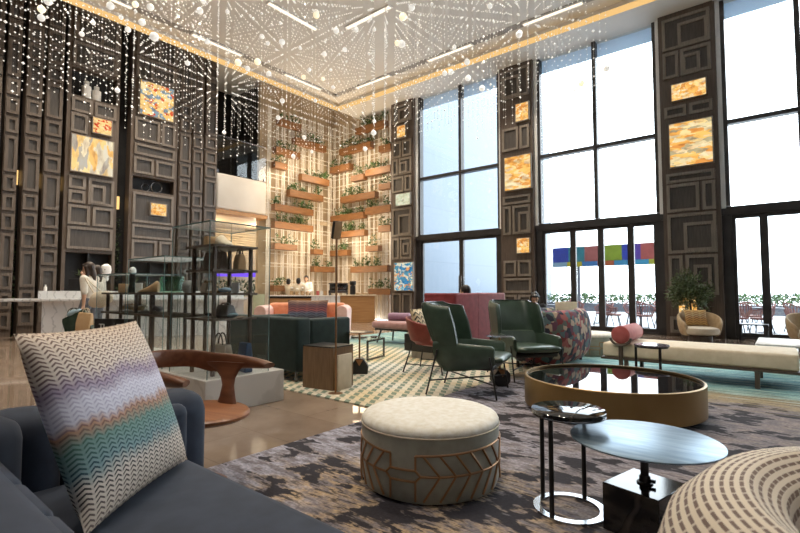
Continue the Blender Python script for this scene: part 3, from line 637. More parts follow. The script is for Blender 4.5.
def chandelier():
    t = thing('chandelier', 'huge chandelier of hundreds of hanging bead strands and glass balls', 'chandelier', (-8, 6, CEIL+.27))
    ox, oy, oz = -8, 6, CEIL+.27
    beads, wires = MB(), MB(); balls = []
    ax, by, cz = .40, .452, .188; rnd = random.Random(3)
    nx, ny = 26, 22
    for i in range(nx):
        for j in range(ny):
            x, y = -12.85+ax*i, 1.1+by*j; k1 = int((CEIL+.05-5.1)/cz)-(rnd.choice((0,0,1,1,2,3,4)))
            depth = .632*-x+.775*y
            zlow = 8.72-cz*k1
            if depth < 3.5: continue
            wires._add([(x-ox-.0016, y-oy, .0), (x-ox+.0016, y-oy, .0), (x-ox+.0016, y-oy, zlow-oz), (x-ox-.0016, y-oy, zlow-oz)], [(0,1,2,3)])
            for k in range(k1+1):
                z = 8.72-cz*k; q = rnd.random()
                r = .0165 if q < .80 else .024 if q < .95 else .033
                beads.ico((x-ox, y-oy, z-oz), r)
            if rnd.random() < .45: balls.append((depth, x, y, zlow+rnd.randint(0, k1)*cz+.117))
    balls.sort(); balls = [b_ for b_ in balls if b_[0] > 6.0]
    rnd.shuffle(balls)
    protos = {}
    for n, (d, x, y, z) in enumerate(balls[:100]):
        kind = rnd.choice((0,0,1,1,2)); r = (.074,.054,.070)[kind]
        if kind not in protos:
            o = MB().sph((0,0,0), r, 14).build('glass_ball', M['ballgold'] if kind == 2 else M['ball'], t); protos[kind] = o
            if kind == 2: o['label'] = 'gold glass ball'
        else: o = protos[kind].copy(); C.objects.link(o); o.parent = t
        o.location = (x-ox, y-oy, z-oz)
    beads.build('bead_strands', M['bead'], t, False, weld=False)['kind'] = 'stuff'
    wires.build('hanging_wires', M['ceil'], t, False, weld=False)['kind'] = 'stuff'
    MB().b2(-5.2, 5.6, -5.2, 4.8, -.005, .0).build('ceiling_plate', M['ceil'], t, False)
chandelier()

# =================================================================== FURNITURE
tag(MB().b2(-3.05, 2.6, .45, 10.9, 0, .012).build('rug', M['rugdark'], smooth=False), 'large worn abstract rug in purple grey and tan fading to teal, under the round tables', 'rug')
tag(MB().b2(-8.9, -3.05, 3.62, 10.9, 0, .012).build('rug', M['ruggreen'], smooth=False), 'cream and green diamond patterned rug beside the stone floor, under the green sofa', 'rug')
Z0 = .013

# ---- ottomans with bronze chevron piping
def ottoman(lab, loc, rz, r=.44, h=.42):
    t = thing('ottoman', lab, 'ottoman', loc, rz, 'round chevron ottomans'); k = r/.44
    MB().lathe([(.40*k,0),(.425*k,.012),(.437*k,.05),(.44*k,.16),(.44*k,h-.075),(.437*k,h-.055),(.437*k,h-.05)], n=64).build('body', velvet('ottoman_velvet', (.28,.27,.215), (.36,.35,.285), .75, .4), t)
    MB().lathe([(.437*k,h-.052),(.441*k,h-.045),(.44*k,h-.03),(.43*k,h-.012),(.40*k,h+.002),(.30*k,h+.009),(.15*k,h+.012),(.01,h+.013)], n=64).build('seat_pad', vary('ottoman_cream', (.74,.70,.60), (.84,.82,.76), 26, .85, bmp=.15), t)
    MB().tube([(.4415*k*math.cos(a*math.pi/32), .4415*k*math.sin(a*math.pi/32), h-.052) for a in range(64)], .004, 6, True).build('piping', M['beige'], t)
    p = MB(); R_ = .443*k
    def ln(*pts):
        out = []
        for (a, z), (a2, z2) in zip(pts, pts[1:]):
            for i in range(7): q = i/6; th = R(a+(a2-a)*q); out.append((R_*math.cos(th), R_*math.sin(th), z+(z2-z)*q))
        p.tube(out, .0065, 6)
    zt, zm, zb = .275*h/.42, .165*h/.42, .03
    for u in range(2):
        o = u*180
        for s in (1, -1):   # two feathers mirrored about the hexagon link
            c = o; f = lambda d: c+s*d
            ln((f(10), zt), (f(50), zt+.012), (f(88), zt+.02)); ln((f(10), zb), (f(10), zm-.03)); ln((f(10), zm+.03), (f(10), zt)); ln((f(10), zm-.03), (f(14), zm), (f(10), zm+.03)); ln((f(14), zm), (f(52), zm), (f(90), zm))
            for i in range(6): ln((f(16+i*12), zt+.003*i), (f(28+i*12) if i < 5 else f(89), zm), (f(16+i*12), zb))
            ln((f(0), zm+.03), (f(10), zm+.03)); ln((f(0), zm-.03), (f(10), zm-.03))
    p.build('chevron_trim', M['copper'], t)
    MB().cyl((0,0,-.0), .38*k, .01, 32).build('base', M['black'], t)
    return t
ottoman('round cream-topped ottoman with bronze chevrons on the dark rug, in the foreground', (-1.80, 2.51, Z0), R(-75), .435)
ottoman('round cream ottoman with bronze chevrons behind the left end of the daybed', (-2.95, 9.3, Z0), R(-60), .50, .40)

# ---- round coffee table with brass drum band
t = thing('coffee_table', 'large round coffee table with brass drum side and black mirror top', 'table', (-1.40, 5.05, Z0))
MB().lathe([(.81,.05),(.825,.052),(.825,.325),(.818,.33),(.805,.33),(.803,.312)], n=96, caps=False).build('brass_band', M['bronze'], t, mods=[SOL(.004)])
MB().lathe([(.802,.296),(.802,.31)], n=96).build('table_top', M['mirrorblack'], t); MB().lathe([(.70,0),(.70,.05),(.80,.051),(.80,.29)], n=64).build('base', M['black'], t)

# ---- small C-shaped round table and the blued steel one
t = thing('side_table', 'small round black side table with three posts on a steel ring base', 'table', (-.95, 2.63, Z0))
MB().lathe([(.19,.515),(.196,.52),(.196,.537),(.19,.541)], n=64).build('table_top', m_marble('black_stone_top', (.012,.011,.012), (.022,.02,.02), (.07,.06,.05), .04), t)
MB().tube([(.19*math.cos(a*math.pi/32), .19*math.sin(a*math.pi/32), .514) for a in range(64)], .007, 6, True).build('rim', M['chrome'], t)
MB().lathe([(.192,0),(.192,.012),(.152,.012),(.152,0),(.192,0)], n=64, caps=False).build('ring_base', vary('polished_steel', (.42,.45,.48), (.52,.55,.58), 3, .22, .95), t)
for a in (167, 259, 82): MB().tube([(.172*math.cos(R(a)), .172*math.sin(R(a)), .01), (.172*math.cos(R(a)), .172*math.sin(R(a)), .515)], .0125, 10).build('post', M['black'], t)
t = thing('side_table', 'round blued-steel table on a black marble block, in front of the coffee table', 'table', (-.575, 2.64, Z0))
MB().lathe([(.34,.438),(.347,.441),(.347,.447),(.34,.45)], n=80).build('table_top', M['steel'], t)
MB().box((.0, .0, .115), (.275, .31, .23), R(-14), .004).build('base', M['blackmarble'], t, False)
st_ = MB(); st_.cyl((0,0,.228), .019, .212); st_.lathe([(.038,.228),(.038,.236),(.026,.24),(.026,.262),(.02,.27)]); st_.build('stem', M['black'], t)
MB().box((.035,-.01,.25), (.03,.014,.014)).build('lever', M['black'], t)

# ---- winged green leather armchairs (face +x)
def wing_chair(lab, loc, rz):
    t = thing('wing_armchair', lab, 'armchair', loc, rz, 'green leather wing armchairs')
    W2 = .365
    def side(s):            # arm shells: deep at the rear, tapering forward
        rings = []
        for q, x, bot, top in ((0,-.36,.42,.60),(.1,-.30,.33,.625),(.3,-.20,.27,.61),(.6,.0,.285,.59),(.93,.31,.335,.575),(1,.345,.37,.55)):
            y0, y1 = s*(W2-.05), s*W2; b_ = s*.035*(1-min(1, (top-bot)/.3))
            rings.append([(x, y0, bot+.01), (x, y1-s*.05, bot), (x, y1-s*.012, bot+.06), (x, y1, top-.05), (x, y1-s*.006, top-.012), (x, y1-s*.02, top), (x, y0+s*.012, top), (x, y0, top-.015)])
        return MB().loft(rings)
    for s in (-1, 1): side(s).build('arm', M['greenl'], t, ang=50)
    rear = MB(); n = 14; rg = []
    for i in range(n+1):
        q = -1+2*i/n; y = (W2-.02)*q; x = -.30-.06*(1-q*q)
        rg.append([(x+.14, y, .27), (x+.06, y, .28), (x-.055, y, .60), (x-.03, y, .625), (x+.035, y, .60), (x+.16, y, .31)])
    rear.loft(rg).build('rear_shell', M['greenl'], t)
    bk_ = MB(); rg = []; n = 120; tops = []
    def path(q):            # U-shaped plan: straight wings, round corners, flat rear
        a = q*R(97); c_, s_ = math.cos(a), math.sin(a)
        return -.12-.25*math.copysign(abs(c_)**.45, c_), .335*math.copysign(abs(s_)**.62, s_)
    for i in range(n+1):
        q = -1+2*i/n; x0, y0 = path(q); xa, ya = path(min(1, q+.01)); xb, yb = path(max(-1, q-.01)); tx, ty = xa-xb, ya-yb; l = math.hypot(tx, ty); nx, ny = -ty/l, tx/l   # inward normal
        top = 1.05-.05*max(0, abs(q)-.75)/.25; low = .56; ch = .015*math.cos(q*math.pi*13)*(abs(q) < .66); ed = .45 if i in (0, n) else 1; fw_ = max(0, abs(q)-.55)/.45
        def P(z, d): k = (z-.58)/.45; return (x0-.165*k-.05*fw_*max(0, .72-z)/.16+nx*d, y0*(1-.07*k)+ny*d, z)
        rg.append([P(low, -.012*ed), P(low+.03, -.022*ed), P(.8, -.024*ed), P(top-.03, -.022*ed), P(top, -.010*ed), P(top, .018*ed), P(top-.025, .034*ed), P(.95, .04*ed+ch), P(.8, .042*ed+ch), P(low+.06, .040*ed+ch), P(low, .03*ed)])
        tops.append(P(top+.002, -.014))
    bk_.loft(rg).build('wing_back', M['greenl'], t, ang=60)
    MB().tube(tops, .006, 6).build('piping', M['chrome'], t)
    s_ = MB(); rg = []
    for x, wy, th in ((-.31,.27,.05),(-.29,.30,.085),(.0,.312,.11),(.26,.318,.11),(.38,.325,.10),(.43,.30,.07),(.445,.26,.02)):
        zc = .40+.015*(x > .2)
        rg.append([(x, wy*math.copysign(abs(math.cos(a))**.5, math.cos(a)), zc+th*.5*math.copysign(abs(math.sin(a))**.7, math.sin(a))) for a in [k*math.pi/12 for k in range(24)]])
    s_.loft(rg).build('seat_cushion', M['greenl'], t, mods=[SUB(1)])
    MB().b2(-.22, .33, -.31, .31, .30, .36, .015).build('seat_pan', M['black'], t)
    for sx, sy in ((1,1),(1,-1),(-1,1),(-1,-1)):
        x0, x1, z0 = (.30, .37, .46) if sx > 0 else (-.30, -.44, .52)
        MB().tube([(x0, sy*(W2+.012), z0), (x1, sy*W2, 0)], .0105, 8).build('leg', M['black'], t)
    cr = MB(); cr.tube([(.35, W2, .155), (-.39, -W2, .165)], .009, 8); cr.tube([(.35, -W2, .155), (-.39, W2, .165)], .009, 8)
    cr.build('stretcher', M['black'], t)
    return t
wc = wing_chair('green leather wing armchair seen from its side, nearer the round ottoman', (-2.93, 4.93, Z0), R(17))
again(wc, (-2.85, 6.26, Z0), R(-36), 'green leather wing armchair seen from the front, nearer the coffee table')

# ---- little pedestal tables on faceted black bases
def gem_table(lab, loc, rz, h, topr, poly):
    t = thing('pedestal_table', lab, 'table', loc, rz, 'pedestal tables on faceted bases')
    MB().lathe([(topr-.006,h-.012),(topr,h-.010),(topr,h-.002),(topr-.006,h)], n=40).build('table_top', M['chrome'], t); MB().cyl((0,0,.18), .013, h-.19).build('stem', M['copper'], t)
    b_ = MB(); m_ = Matrix.Rotation(R(90), 4, 'X'); b_.prism(poly, -.085, .085, m_); b_.build('faceted_base', M['black'], t, False, mods=[BEV(.004, 1)])
    w = MB(); w.prism([(-.055,.205),(.0,.115),(.055,.205)], -.088, .088, m_); w.build('copper_facet', M['copper'], t, False)
    return t
HEX = [(-.06,0),(.06,0),(.105,.06),(.105,.15),(.06,.205),(-.06,.205),(-.105,.15),(-.105,.06)]
HOUSE = [(-.12,0),(.12,0),(.13,.10),(.05,.215),(-.05,.215),(-.13,.10)]
gem_table('thin pedestal table with a black octagonal base and copper facet, between the wing armchairs', (-2.83, 5.47, Z0), R(50), .62, .17, HEX)
gem_table('thin pedestal table with a black house-shaped base, in front of the low glass table', (-4.82, 4.98, Z0), R(42), .60, .20, HOUSE)

# ---- high-backed rose red sofa seen from behind, and the shell chair next to it
t = thing('high_back_sofa', 'rose red high-backed sofa seen from behind, past the green wing armchairs', 'sofa', (-4.39, 6.86, Z0))
def slab_path(pts, z0, z1, th, bev=.02):
    mb = MB(); rg = []
    for i, (x, y) in enumerate(pts):
        a = Vector(pts[min(i+1, len(pts)-1)])-Vector(pts[max(i-1, 0)]); a.normalize(); n_ = Vector((-a.y, a.x))
        q = bev; rg.append([(x+n_.x*d, y+n_.y*d, z) for d, z in ((th-q,z0),(th,z0+q),(th,z1-q),(th-q,z1),(q,z1),(0,z1-q),(0,z0+q),(q,z0))])
    return mb.loft(rg)
slab_path([(-.64,0),(-.10,0),(-.04,.012),(-.012,.04),(0,.10),(0,.80)], .10, 1.15, .10).build('back_panel', M['redv'], t)
slab_path([(0,.81),(0,1.83),(-.012,1.89),(-.04,1.918),(-.10,1.93),(-.64,1.93)], .10, 1.15, .10).build('back_panel', M['redv'], t)
MB().b2(-.70, -.11, .11, 1.82, .22, .46, .05, 3).build('seat_cushion', M['redv'], t)
for x in (-.62, -.06):
    for y in (.06, 1.87): MB().cyl((x,y,0), .022, .22).build('leg', M['black'], t)
t = thing('shell_chair', 'brick red shell armchair on thin black legs behind the nearer wing armchair', 'armchair', (-4.14, 5.80, Z0), R(12))
sh = MB(); rg = []; n = 24
for i in range(n+1):
    q = -1+2*i/n; a = q*R(112); cx, cy = -math.cos(a), math.sin(a); top = .80-.12*(abs(q)**1.5); fl = 1.0
    rg.append([(.22*cx+.02, .22*cy, .40), (.30*cx, .30*cy, .46), (.35*cx, .34*cy, .62), (.38*cx, .36*cy, top), (.355*cx, .335*cy, top+.008), (.32*cx, .31*cy, .62), (.26*cx, .26*cy, .48), (.18*cx, .18*cy, .43)])
sh.loft(rg).build('shell', M['redl'], t); MB().lathe([(.10,.37),(.24,.40),(.27,.45),(.25,.49),(.12,.505)], n=28, c=(.05,0,0), sx=1.15).build('seat', M['redl'], t)
for sx in (-1, 1):
    for sy in (-1, 1): MB().tube([(.20*sx, .20*sy, .42), (.31*sx, .30*sy, 0)], .011, 8).build('leg', M['black'], t)
k = MB()
for s in (-1, 1): k.tube([(-.28, s*.27, .12), (.28, s*.27, .12)], .008)
k.build('stretcher', M['black'], t)

def cushion(name, lab, cat, loc, s, th, mat, m=None, nu=18, pinch=.06, piping=None, w=1.0):
    """a stuffed square cushion, standing in its local XZ plane"""
    mb = MB()
    def f(sgn):
        def g(u, v):
            a, b_ = 2*u-1, 2*v-1
            e = (max(0, 1-abs(a)**2.6)*max(0, 1-abs(b_)**2.6))**.55
            x = a*s*w/2*(1-pinch*(1-b_*b_)); z = b_*s/2*(1-pinch*(1-a*a))
            return (x, sgn*th/2*e, z)
        return g
    mb.grid(f(-1), nu, nu); mb.grid(f(1), nu, nu)
    o = mb.build(name, mat, None, ang=80); o.location = loc
    if m is not None: o.rotation_euler = m
    return tag(o, lab, cat)
cushion('cushion', 'cream and black zigzag cushion in the brick red shell chair', 'cushion', (-4.32, 5.76, .73), .42, .13, M['zebra'], (R(-14), 0, R(102)))

# ---- pink bench with mauve bolster, framed table behind, black block table
t = thing('bench', 'dusty pink upholstered bench on slanted black legs near the cafe counter', 'bench', (-6.55, 8.45, Z0))
MB().b2(-.92, .92, -.36, .36, .33, .49, .06, 4).build('seat', M['pinkb'], t); MB().b2(-.85, .85, -.30, .30, .29, .335).build('seat_frame', M['black'], t)
for sx in (-1, 1):
    for sy in (-1, 1): MB().tube([(.72*sx, .22*sy, .30), (.80*sx, .28*sy, 0)], [.024, .016], 8).build('leg', M['black'], t)
def bolster(lab, loc, rz, L, r, mat):
    t = thing('bolster', lab, 'cushion', loc, rz)
    mb = MB(); n = 28
    mb.xf = Matrix.Rotation(R(90), 4, 'Y')
    mb.lathe([(.02,-L/2-.012),(r*.8,-L/2-.010),(r*.95,-L/2),(r,-L/2+.02),(r,L/2-.02),(r*.95,L/2),(r*.8,L/2+.010),(.02,L/2+.012)], n=n); mb.build('cover', mat, t)
    pb = MB(); pb.xf = Matrix.Rotation(R(90), 4, 'Y')
    for s in (-1, 1): pb.tube([(r*.97*math.cos(a*math.pi/14), r*.97*math.sin(a*math.pi/14), s*(L/2-.004)) for a in range(28)], .006, 6, True)
    pb.build('piping', mat, t); return t
bolster('mauve bolster lying on the left end of the pink bench', (-7.05, 8.62, .595), R(20), .50, .095, M['mauve'])
t = thing('low_table', 'pale wooden open-framed low table behind the pink bench', 'table', (-7.05, 9.55, Z0), R(35)); f = MB()
for x in (-.38,.38):
    for y in (-.2,.2): MB().b2(x-.015, x+.015, y-.015, y+.015, 0, .55).build('leg', M['beige'], t, False)
MB().b2(-.4, .4, -.22, .22, .55, .58).build('table_top', M['beige'], t, False)
t = thing('block_table', 'black box-shaped side table on a small stone plinth beside the pink bench', 'table', (-5.05, 6.98, Z0)); MB().b2(-.30,.30,-.30,.30,.12,.42,.008).build('table_top', M['black'], t); MB().b2(-.20,.26,-.22,.22,0,.12,.006).build('base', M['plinthm'], t)

# ---- low glass table with chrome hoops, papers on it
t = thing('low_table', 'low glass table on dark metal hoop legs beside the green sofa', 'table', (-6.0, 6.15, Z0), R(12))
MB().b2(-.42,.42,-.32,.32,.34,.352,.004).build('glass_top', M['vglass'], t, False)
for x in (-.38,.38):
    l = MB(); l.b2(x-.014,x+.014,-.30,-.272,0,.34); l.b2(x-.014,x+.014,.272,.30,0,.34); l.b2(x-.014,x+.014,-.30,.30,0,.028); l.b2(x-.014,x+.014,-.30,.30,.312,.34); l.build('leg', M['chrome'], t, False)
tag(MB().box((0,0,.01), (.24,.17,.02), 0, .003).build('magazine', M['black'], loc=(-5.92, 6.12, .366), rz=.3), 'black magazine lying on the low glass table', 'magazine')
tag(MB().lathe([(.05,0),(.065,.015),(.07,.03),(.062,.03),(.05,.012)], n=24).build('ashtray', M['chrome'], loc=(-5.72, 6.28, .366)), 'small shiny dish on the low glass table', 'dish')

# ---- boxy green sofa (faces away), wood cube, sign post
t = thing('sofa', 'boxy dark green velvet sofa with its back to the room, beside the wooden cube', 'sofa', (-5.72, 4.42, Z0))
def arm_box(x0, x1, y0, y1, z0, z1): return MB().b2(x0, x1, y0, y1, z0, z1, .035, 3)
arm_box(-.80, .80, -.50, -.26, .13, .83).build('back', M['greenv'], t); arm_box(.58, .80, -.255, .48, .13, .81).build('arm', M['greenv'], t); arm_box(-.80, -.58, -.255, .48, .13, .81).build('arm', M['greenv'], t)
MB().b2(-.575,.575,-.255,.46,.15,.44,.05,3).build('seat_cushion', M['greenv'], t)
for x in (-.72,.72):
    for y in (-.44,.40): MB().cyl((x,y,0), .018, .135).build('leg', M['chrome'], t)
t = thing('cube_table', 'walnut veneer cube side table with dark top next to the green sofa', 'table', (-4.47, 4.06, Z0), R(9))
MB().b2(-.24,.235,-.20,.20,0,.50).build('body', M['cubewood'], t, False); MB().b2(-.24,.235,-.20,.20,.501,.515).build('top_inlay', M['black'], t, False)
tag(MB().box((0,0,.21), (.022,.27,.42), 0, .004).build('folder', M['beige'], loc=(-4.19, 4.07, Z0), rz=R(9)), 'cream folder standing against the wooden cube table', 'folder')
t = thing('sign_stand', 'slim brass sign stand with a tilted panel, in front of the wooden cube', 'sign', (-4.10, 3.84, .001))
MB().lathe([(.10,0),(.10,.010),(.02,.016)], n=32).build('base', M['copper'], t); MB().cyl((0,0,.012), .011, 1.85).build('pole', M['copper'], t)
hd = MB(); mm = Matrix.Translation((0,0,1.90)) @ Matrix.Rotation(R(40), 4, 'Z') @ Matrix.Rotation(R(12), 4, 'Y')
hd.box((0,0,0), (.055,.10,.21), m=Matrix.Translation((0,0,1.92)) @ Matrix.Rotation(R(-15), 4, 'Z') @ Matrix.Rotation(R(14), 4, 'Y')); hd.build('panel', M['black'], t, False)
pe = MB().box((0,0,0), (.006,.092,.20), m=Matrix.Translation((0,0,1.92)) @ Matrix.Rotation(R(-15), 4, 'Z') @ Matrix.Rotation(R(14), 4, 'Y') @ Matrix.Translation((.030,0,0))); pe.build('panel_face', M['tan'], t, False)

# ---- orange sofa facing the camera in front of the cafe counter
t = thing('sofa', 'orange velvet sofa with pale pink rounded arms in front of the cafe counter', 'sofa', (-9.55, 7.85, Z0), R(39))
MB().b2(-1.0,1.0,.22,.50,.13,.88,.09,4).build('back', M['orange'], t)
for s in (-1, 1):
    a_ = MB(); a_.xf = Matrix.Rotation(R(90), 4, 'X') @ Matrix.Identity(4)
    pr_ = [(s*1.0-.13,.13),(s*1.0+.13,.13),(s*1.0+.15,.65)]+[(s*1.0+.15*math.cos(q*math.pi/10), .68+.15*math.sin(q*math.pi/10)) for q in range(11)]+[(s*1.0-.15,.65)]
    a_.prism(pr_, -.50, .50); a_.build('arm', M['pinks'], t, mods=[BEV(.02, 3)])
MB().b2(-.85,.85,-.46,.22,.15,.46,.06,3).build('seat_cushion', M['orange'], t)
for x in (-.95,.95):
    for y in (-.42,.42): MB().cyl((x,y,0), .02, .14).build('leg', M['black'], t)
v = Vector((-9.55, 7.85, 0))+Matrix.Rotation(R(39), 3, 'Z') @ Vector((.05,.10,.70))
cushion('cushion', 'wide dark cushion with red and blue stripes against the orange sofa back', 'cushion', v, .56, .16, M['stripec'], (R(-16), 0, R(39)), w=1.9)

# ---- harlequin tub sofa
t = thing('tub_sofa', 'rounded tub sofa in multicoloured harlequin cloth, behind the front-facing wing armchair', 'sofa', (-3.04, 7.66, Z0))
def tub(mb, a0, a1, rx, ry, th, z0, z1, n=40, bulge=.06):
    rg = []
    for i in range(n+1):
        a = a0+(a1-a0)*i/n; c_, s_ = math.cos(a), math.sin(a); e = .75
        cx, cy = math.copysign(abs(c_)**e, c_), math.copysign(abs(s_)**e, s_)
        def P(d, z): return ((rx+d)*cx, (ry+d)*cy, z)
        zm = (z0+z1)/2
        rg.append([P(-.06,z0), P(bulge*.7,z0+(z1-z0)*.25), P(bulge,zm), P(bulge*.6,z1-.14), P(-.02,z1-.03), P(-th*.45,z1), P(-th*.85,z1-.03), P(-th,z1-.14), P(-th,zm), P(-th,z0)])
    return mb.loft(rg)
tub(MB(), R(-250), R(70), .50, .86, .24, .06, .90).build('tub_back', M['harl'], t, mods=[SUB(1)])
MB().lathe([(.9,.10),(1,.14),(1,.38),(.96,.45),(.8,.47)], n=40, sx=.30, sy=.70, c=(0,.1,0)).build('seat_cushion', M['harl'], t)
for x, y in ((-.25,-.7),(.25,-.7),(-.25,.72),(.25,.72)): MB().cyl((x,y,0), .025, .10).build('leg', M['black'], t)

# ---- daybed with coral bolster
t = thing('daybed', 'long cream daybed on a dark wooden frame, by the windows', 'daybed', (-1.0, 7.72, Z0))
MB().b2(-1.10,1.10,-.47,.47,.24,.44,.035,4).build('mattress', M['cream'], t); fr = MB(); fr.b2(-1.12,1.12,-.49,.49,.205,.236,.008); fr.build('bed_frame', M['rack'], t)
for x in (-.78, .70):
    for y in (-.46, .46): MB().b2(x-.026,x+.026,y-.022,y+.022,0,.206).build('leg', M['rack'], t, False)
cr = MB(); cr.tube([(-.84, -.50, .05), (-.84, -.505, .42)], .03, 8); cr.tube([(-.84+.145*math.cos(R(a)), -.505, .56+.145*math.sin(R(a))) for a in range(200, 345, 8)], .018, 8, flat=(1.6,1)); cr.build('bolster_cradle', M['rack'], t)
bolster('coral red bolster resting in the cradle on the left end of the cream daybed', (-1.84, 7.62, .578), R(90), .82, .122, M['coral'])
t = thing('side_table', 'small round side table with dark marble top and three black legs, before the daybed', 'table', (-1.36, 6.80, Z0))
MB().lathe([(.20,.475),(.205,.48),(.205,.495),(.20,.50)], n=48).build('table_top', M['purplemarble'], t)
for a in (190, 310, 70): MB().tube([(.185*math.cos(R(a)), .185*math.sin(R(a)), 0), (.185*math.cos(R(a)), .185*math.sin(R(a)), .476)], .016, 8).build('leg', M['black'], t)
k = MB(); k.tube([(.185*math.cos(a*math.pi/16), .185*math.sin(a*math.pi/16), .468) for a in range(32)], .008, 6, True); k.build('rim', M['black'], t)

# ---- window side: lounge chairs, table, tree
def lounge(lab, loc, rz):
    t = thing('lounge_chair', lab, 'armchair', loc, rz, 'beige lounge chairs by the windows')
    mb = MB(); rg = []; n = 32
    for i in range(n+1):
        q = -1+2*i/n; a = R(90)+q*R(125); c_, s_ = math.cos(a), math.sin(a); top = .80-.30*abs(q)**2.2
        def P(r, z): return (r*c_*1.05, r*s_, z)
        rg.append([P(.40,.17), P(.46,.25), P(.50,.45), P(.51,top-.06), P(.48,top), P(.44,top-.02), P(.41,top-.10), P(.38,.42), P(.34,.24), P(.30,.18)])
    mb.loft(rg).build('shell', M['tan2'], t, mods=[SUB(1)]); MB().lathe([(.30,.20),(.42,.23),(.45,.30),(.43,.37),(.30,.40),(.05,.405)], n=40, sx=1.0, sy=.98, c=(0,-.05,0)).build('seat_cushion', M['beige'], t)
    MB().lathe([(.28,0),(.29,.02),(.29,.17),(.25,.2)], n=32).build('base', M['rack'], t); return t
M['tan2'] = vary('beige_shell_fabric', (.42,.30,.17), (.50,.37,.23), 12, .8)
lc = lounge('beige lounge chair with an orange kilim cushion, beneath the small tree', (-1.58, 13.0, .001), R(25)); lc.scale = (.86, .86, .92)
again(lc, (.42, 13.25, .001), R(20), 'beige lounge chair cut by the right frame edge, beside the low white table')
cushion('cushion', 'orange kilim patterned cushion in the lounge chair beneath the tree', 'cushion', (-1.67, 13.13, .575), .38, .13, M['kilim'], (R(-18), 0, R(25)), w=1.25)
t = thing('low_table', 'low white-topped table with dark panel legs behind the right end of the daybed', 'table', (.42, 9.50, Z0))
MB().b2(-.80,.80,-.62,.62,.37,.40,.006).build('table_top', M['paper'], t); 
for x in (-.1,.6): MB().b2(x-.02,x+.02,-.45,.45,0,.37).build('leg', M['black'], t, False)
t = thing('side_table', 'small square table with thin black legs at the foot of the right door', 'table', (-.60, 13.85, .001)); MB().b2(-.27,.27,-.2,.2,.40,.43).build('table_top', M['black'], t, False)
for x in (-.25,.25):
    for y in (-.18,.18): MB().b2(x-.02,x+.02,y-.02,y+.02,0,.40).build('leg', M['black'], t, False)
def small_tree():
    t = thing('potted_tree', 'small bushy olive tree in a pot before the pillar with the horse frieze', 'tree', (-1.86, 13.72, .001)); rnd = random.Random(5)
    MB().lathe([(.16,0),(.20,.04),(.24,.42),(.25,.45),(.22,.45),(.21,.40)], n=28).build('pot', M['rack'], t); MB().cyl((0,0,.38), .215, .02).build('soil', M['dark'], t)
    tr = MB(); tr.tube([(0,0,.38),(.02,.01,.7),(.0,.02,1.0),(.02,0,1.42)], [.032,.026,.022,.018], 8)
    lv_ = MB()
    for i in range(90):
        a = rnd.uniform(0, 6.283); u = rnd.uniform(-.6, 1); L = rnd.uniform(.36,.50); c_ = math.sqrt(1-u*u); d = Vector((math.cos(a)*c_, math.sin(a)*c_, u))
        p0 = Vector((0, 0, rnd.uniform(.95,1.3))); p1 = p0+d*L*.5; p2 = p0+d*L+Vector((0,0,-.04)); tr.tube([p0, p1, p2], [.009,.006,.003], 5)
        for k in range(60):
            q = rnd.uniform(.3,1.02); p = p0.lerp(p2, q)+Vector((rnd.gauss(0,.045), rnd.gauss(0,.045), rnd.gauss(0,.045))); lv_.leaf(p, d+Vector((rnd.uniform(-1,1), rnd.uniform(-1,1), rnd.uniform(-.8,.8))), rnd.uniform(.055,.095), .015)
    tr.build('trunk', M['rack'], t); lv_.build('foliage', M['olive'], t, False, weld=False)
small_tree()

# ---- foreground navy channel sofa with woven pillow
t = thing('channel_sofa', 'navy velvet sofa with rounded channelled arms filling the lower left corner', 'sofa', (0, 0, 0))
MB().b2(-2.24, -.22, .36, 1.10, .22, .45, .055, 5).build('seat_cushion', M['navy'], t); MB().b2(-2.35, -.2, .14, 1.08, .06, .22, .02).build('base', M['navy'], t)
def channel(x, y, rz, w, h=.80, th=.28): return MB().box((0,0,.06+h/2-.03), (w, th, h-.06), 0, .10, 6).build('back_channel', M['navy'], t, loc=(x, y, 0), rz=R(rz))
MB().b2(-2.36, -.2, .06, .345, .08, .755, .095, 6).build('back', M['navy'], t)
for i in range(7): MB().box((0,0,.40), (.272,.07,.60), 0, .034, 4).build('back_channel', M['navy'], t, loc=(-.36-.275*i, .335, 0))
channel(-2.26, .34, 40, .30, .75); channel(-2.38, .52, 75, .28, .73); channel(-2.39, .80, 90, .30, .715); channel(-2.39, 1.10, 90, .34, .705); MB().box((0,0,.39), (.30,.10,.56), 0, .049, 5).build('back_channel', M['navy'], t, loc=(-2.245, .98, 0), rz=R(90))
for x in (-2.1, -.4):
    for y in (.24, 1.0): MB().cyl((x,y,0), .025, .07).build('leg', M['black'], t)
o = cushion('pillow', 'large woven zigzag pillow in cream, lilac and teal on the navy sofa', 'pillow', (-1.955, .715, .765), .655, .19, M['pillow'], None, 34, .045)
ex = Vector((-.616, .788, 0)); ey = Vector((-.788*.376, -.616*.376, .926)); nn = ex.cross(ey)
o.matrix_world = Matrix(((ex.x, -nn.x, ey.x, -1.955), (ex.y, -nn.y, ey.y, .715), (ex.z, -nn.z, ey.z, .765), (0,0,0,1)))

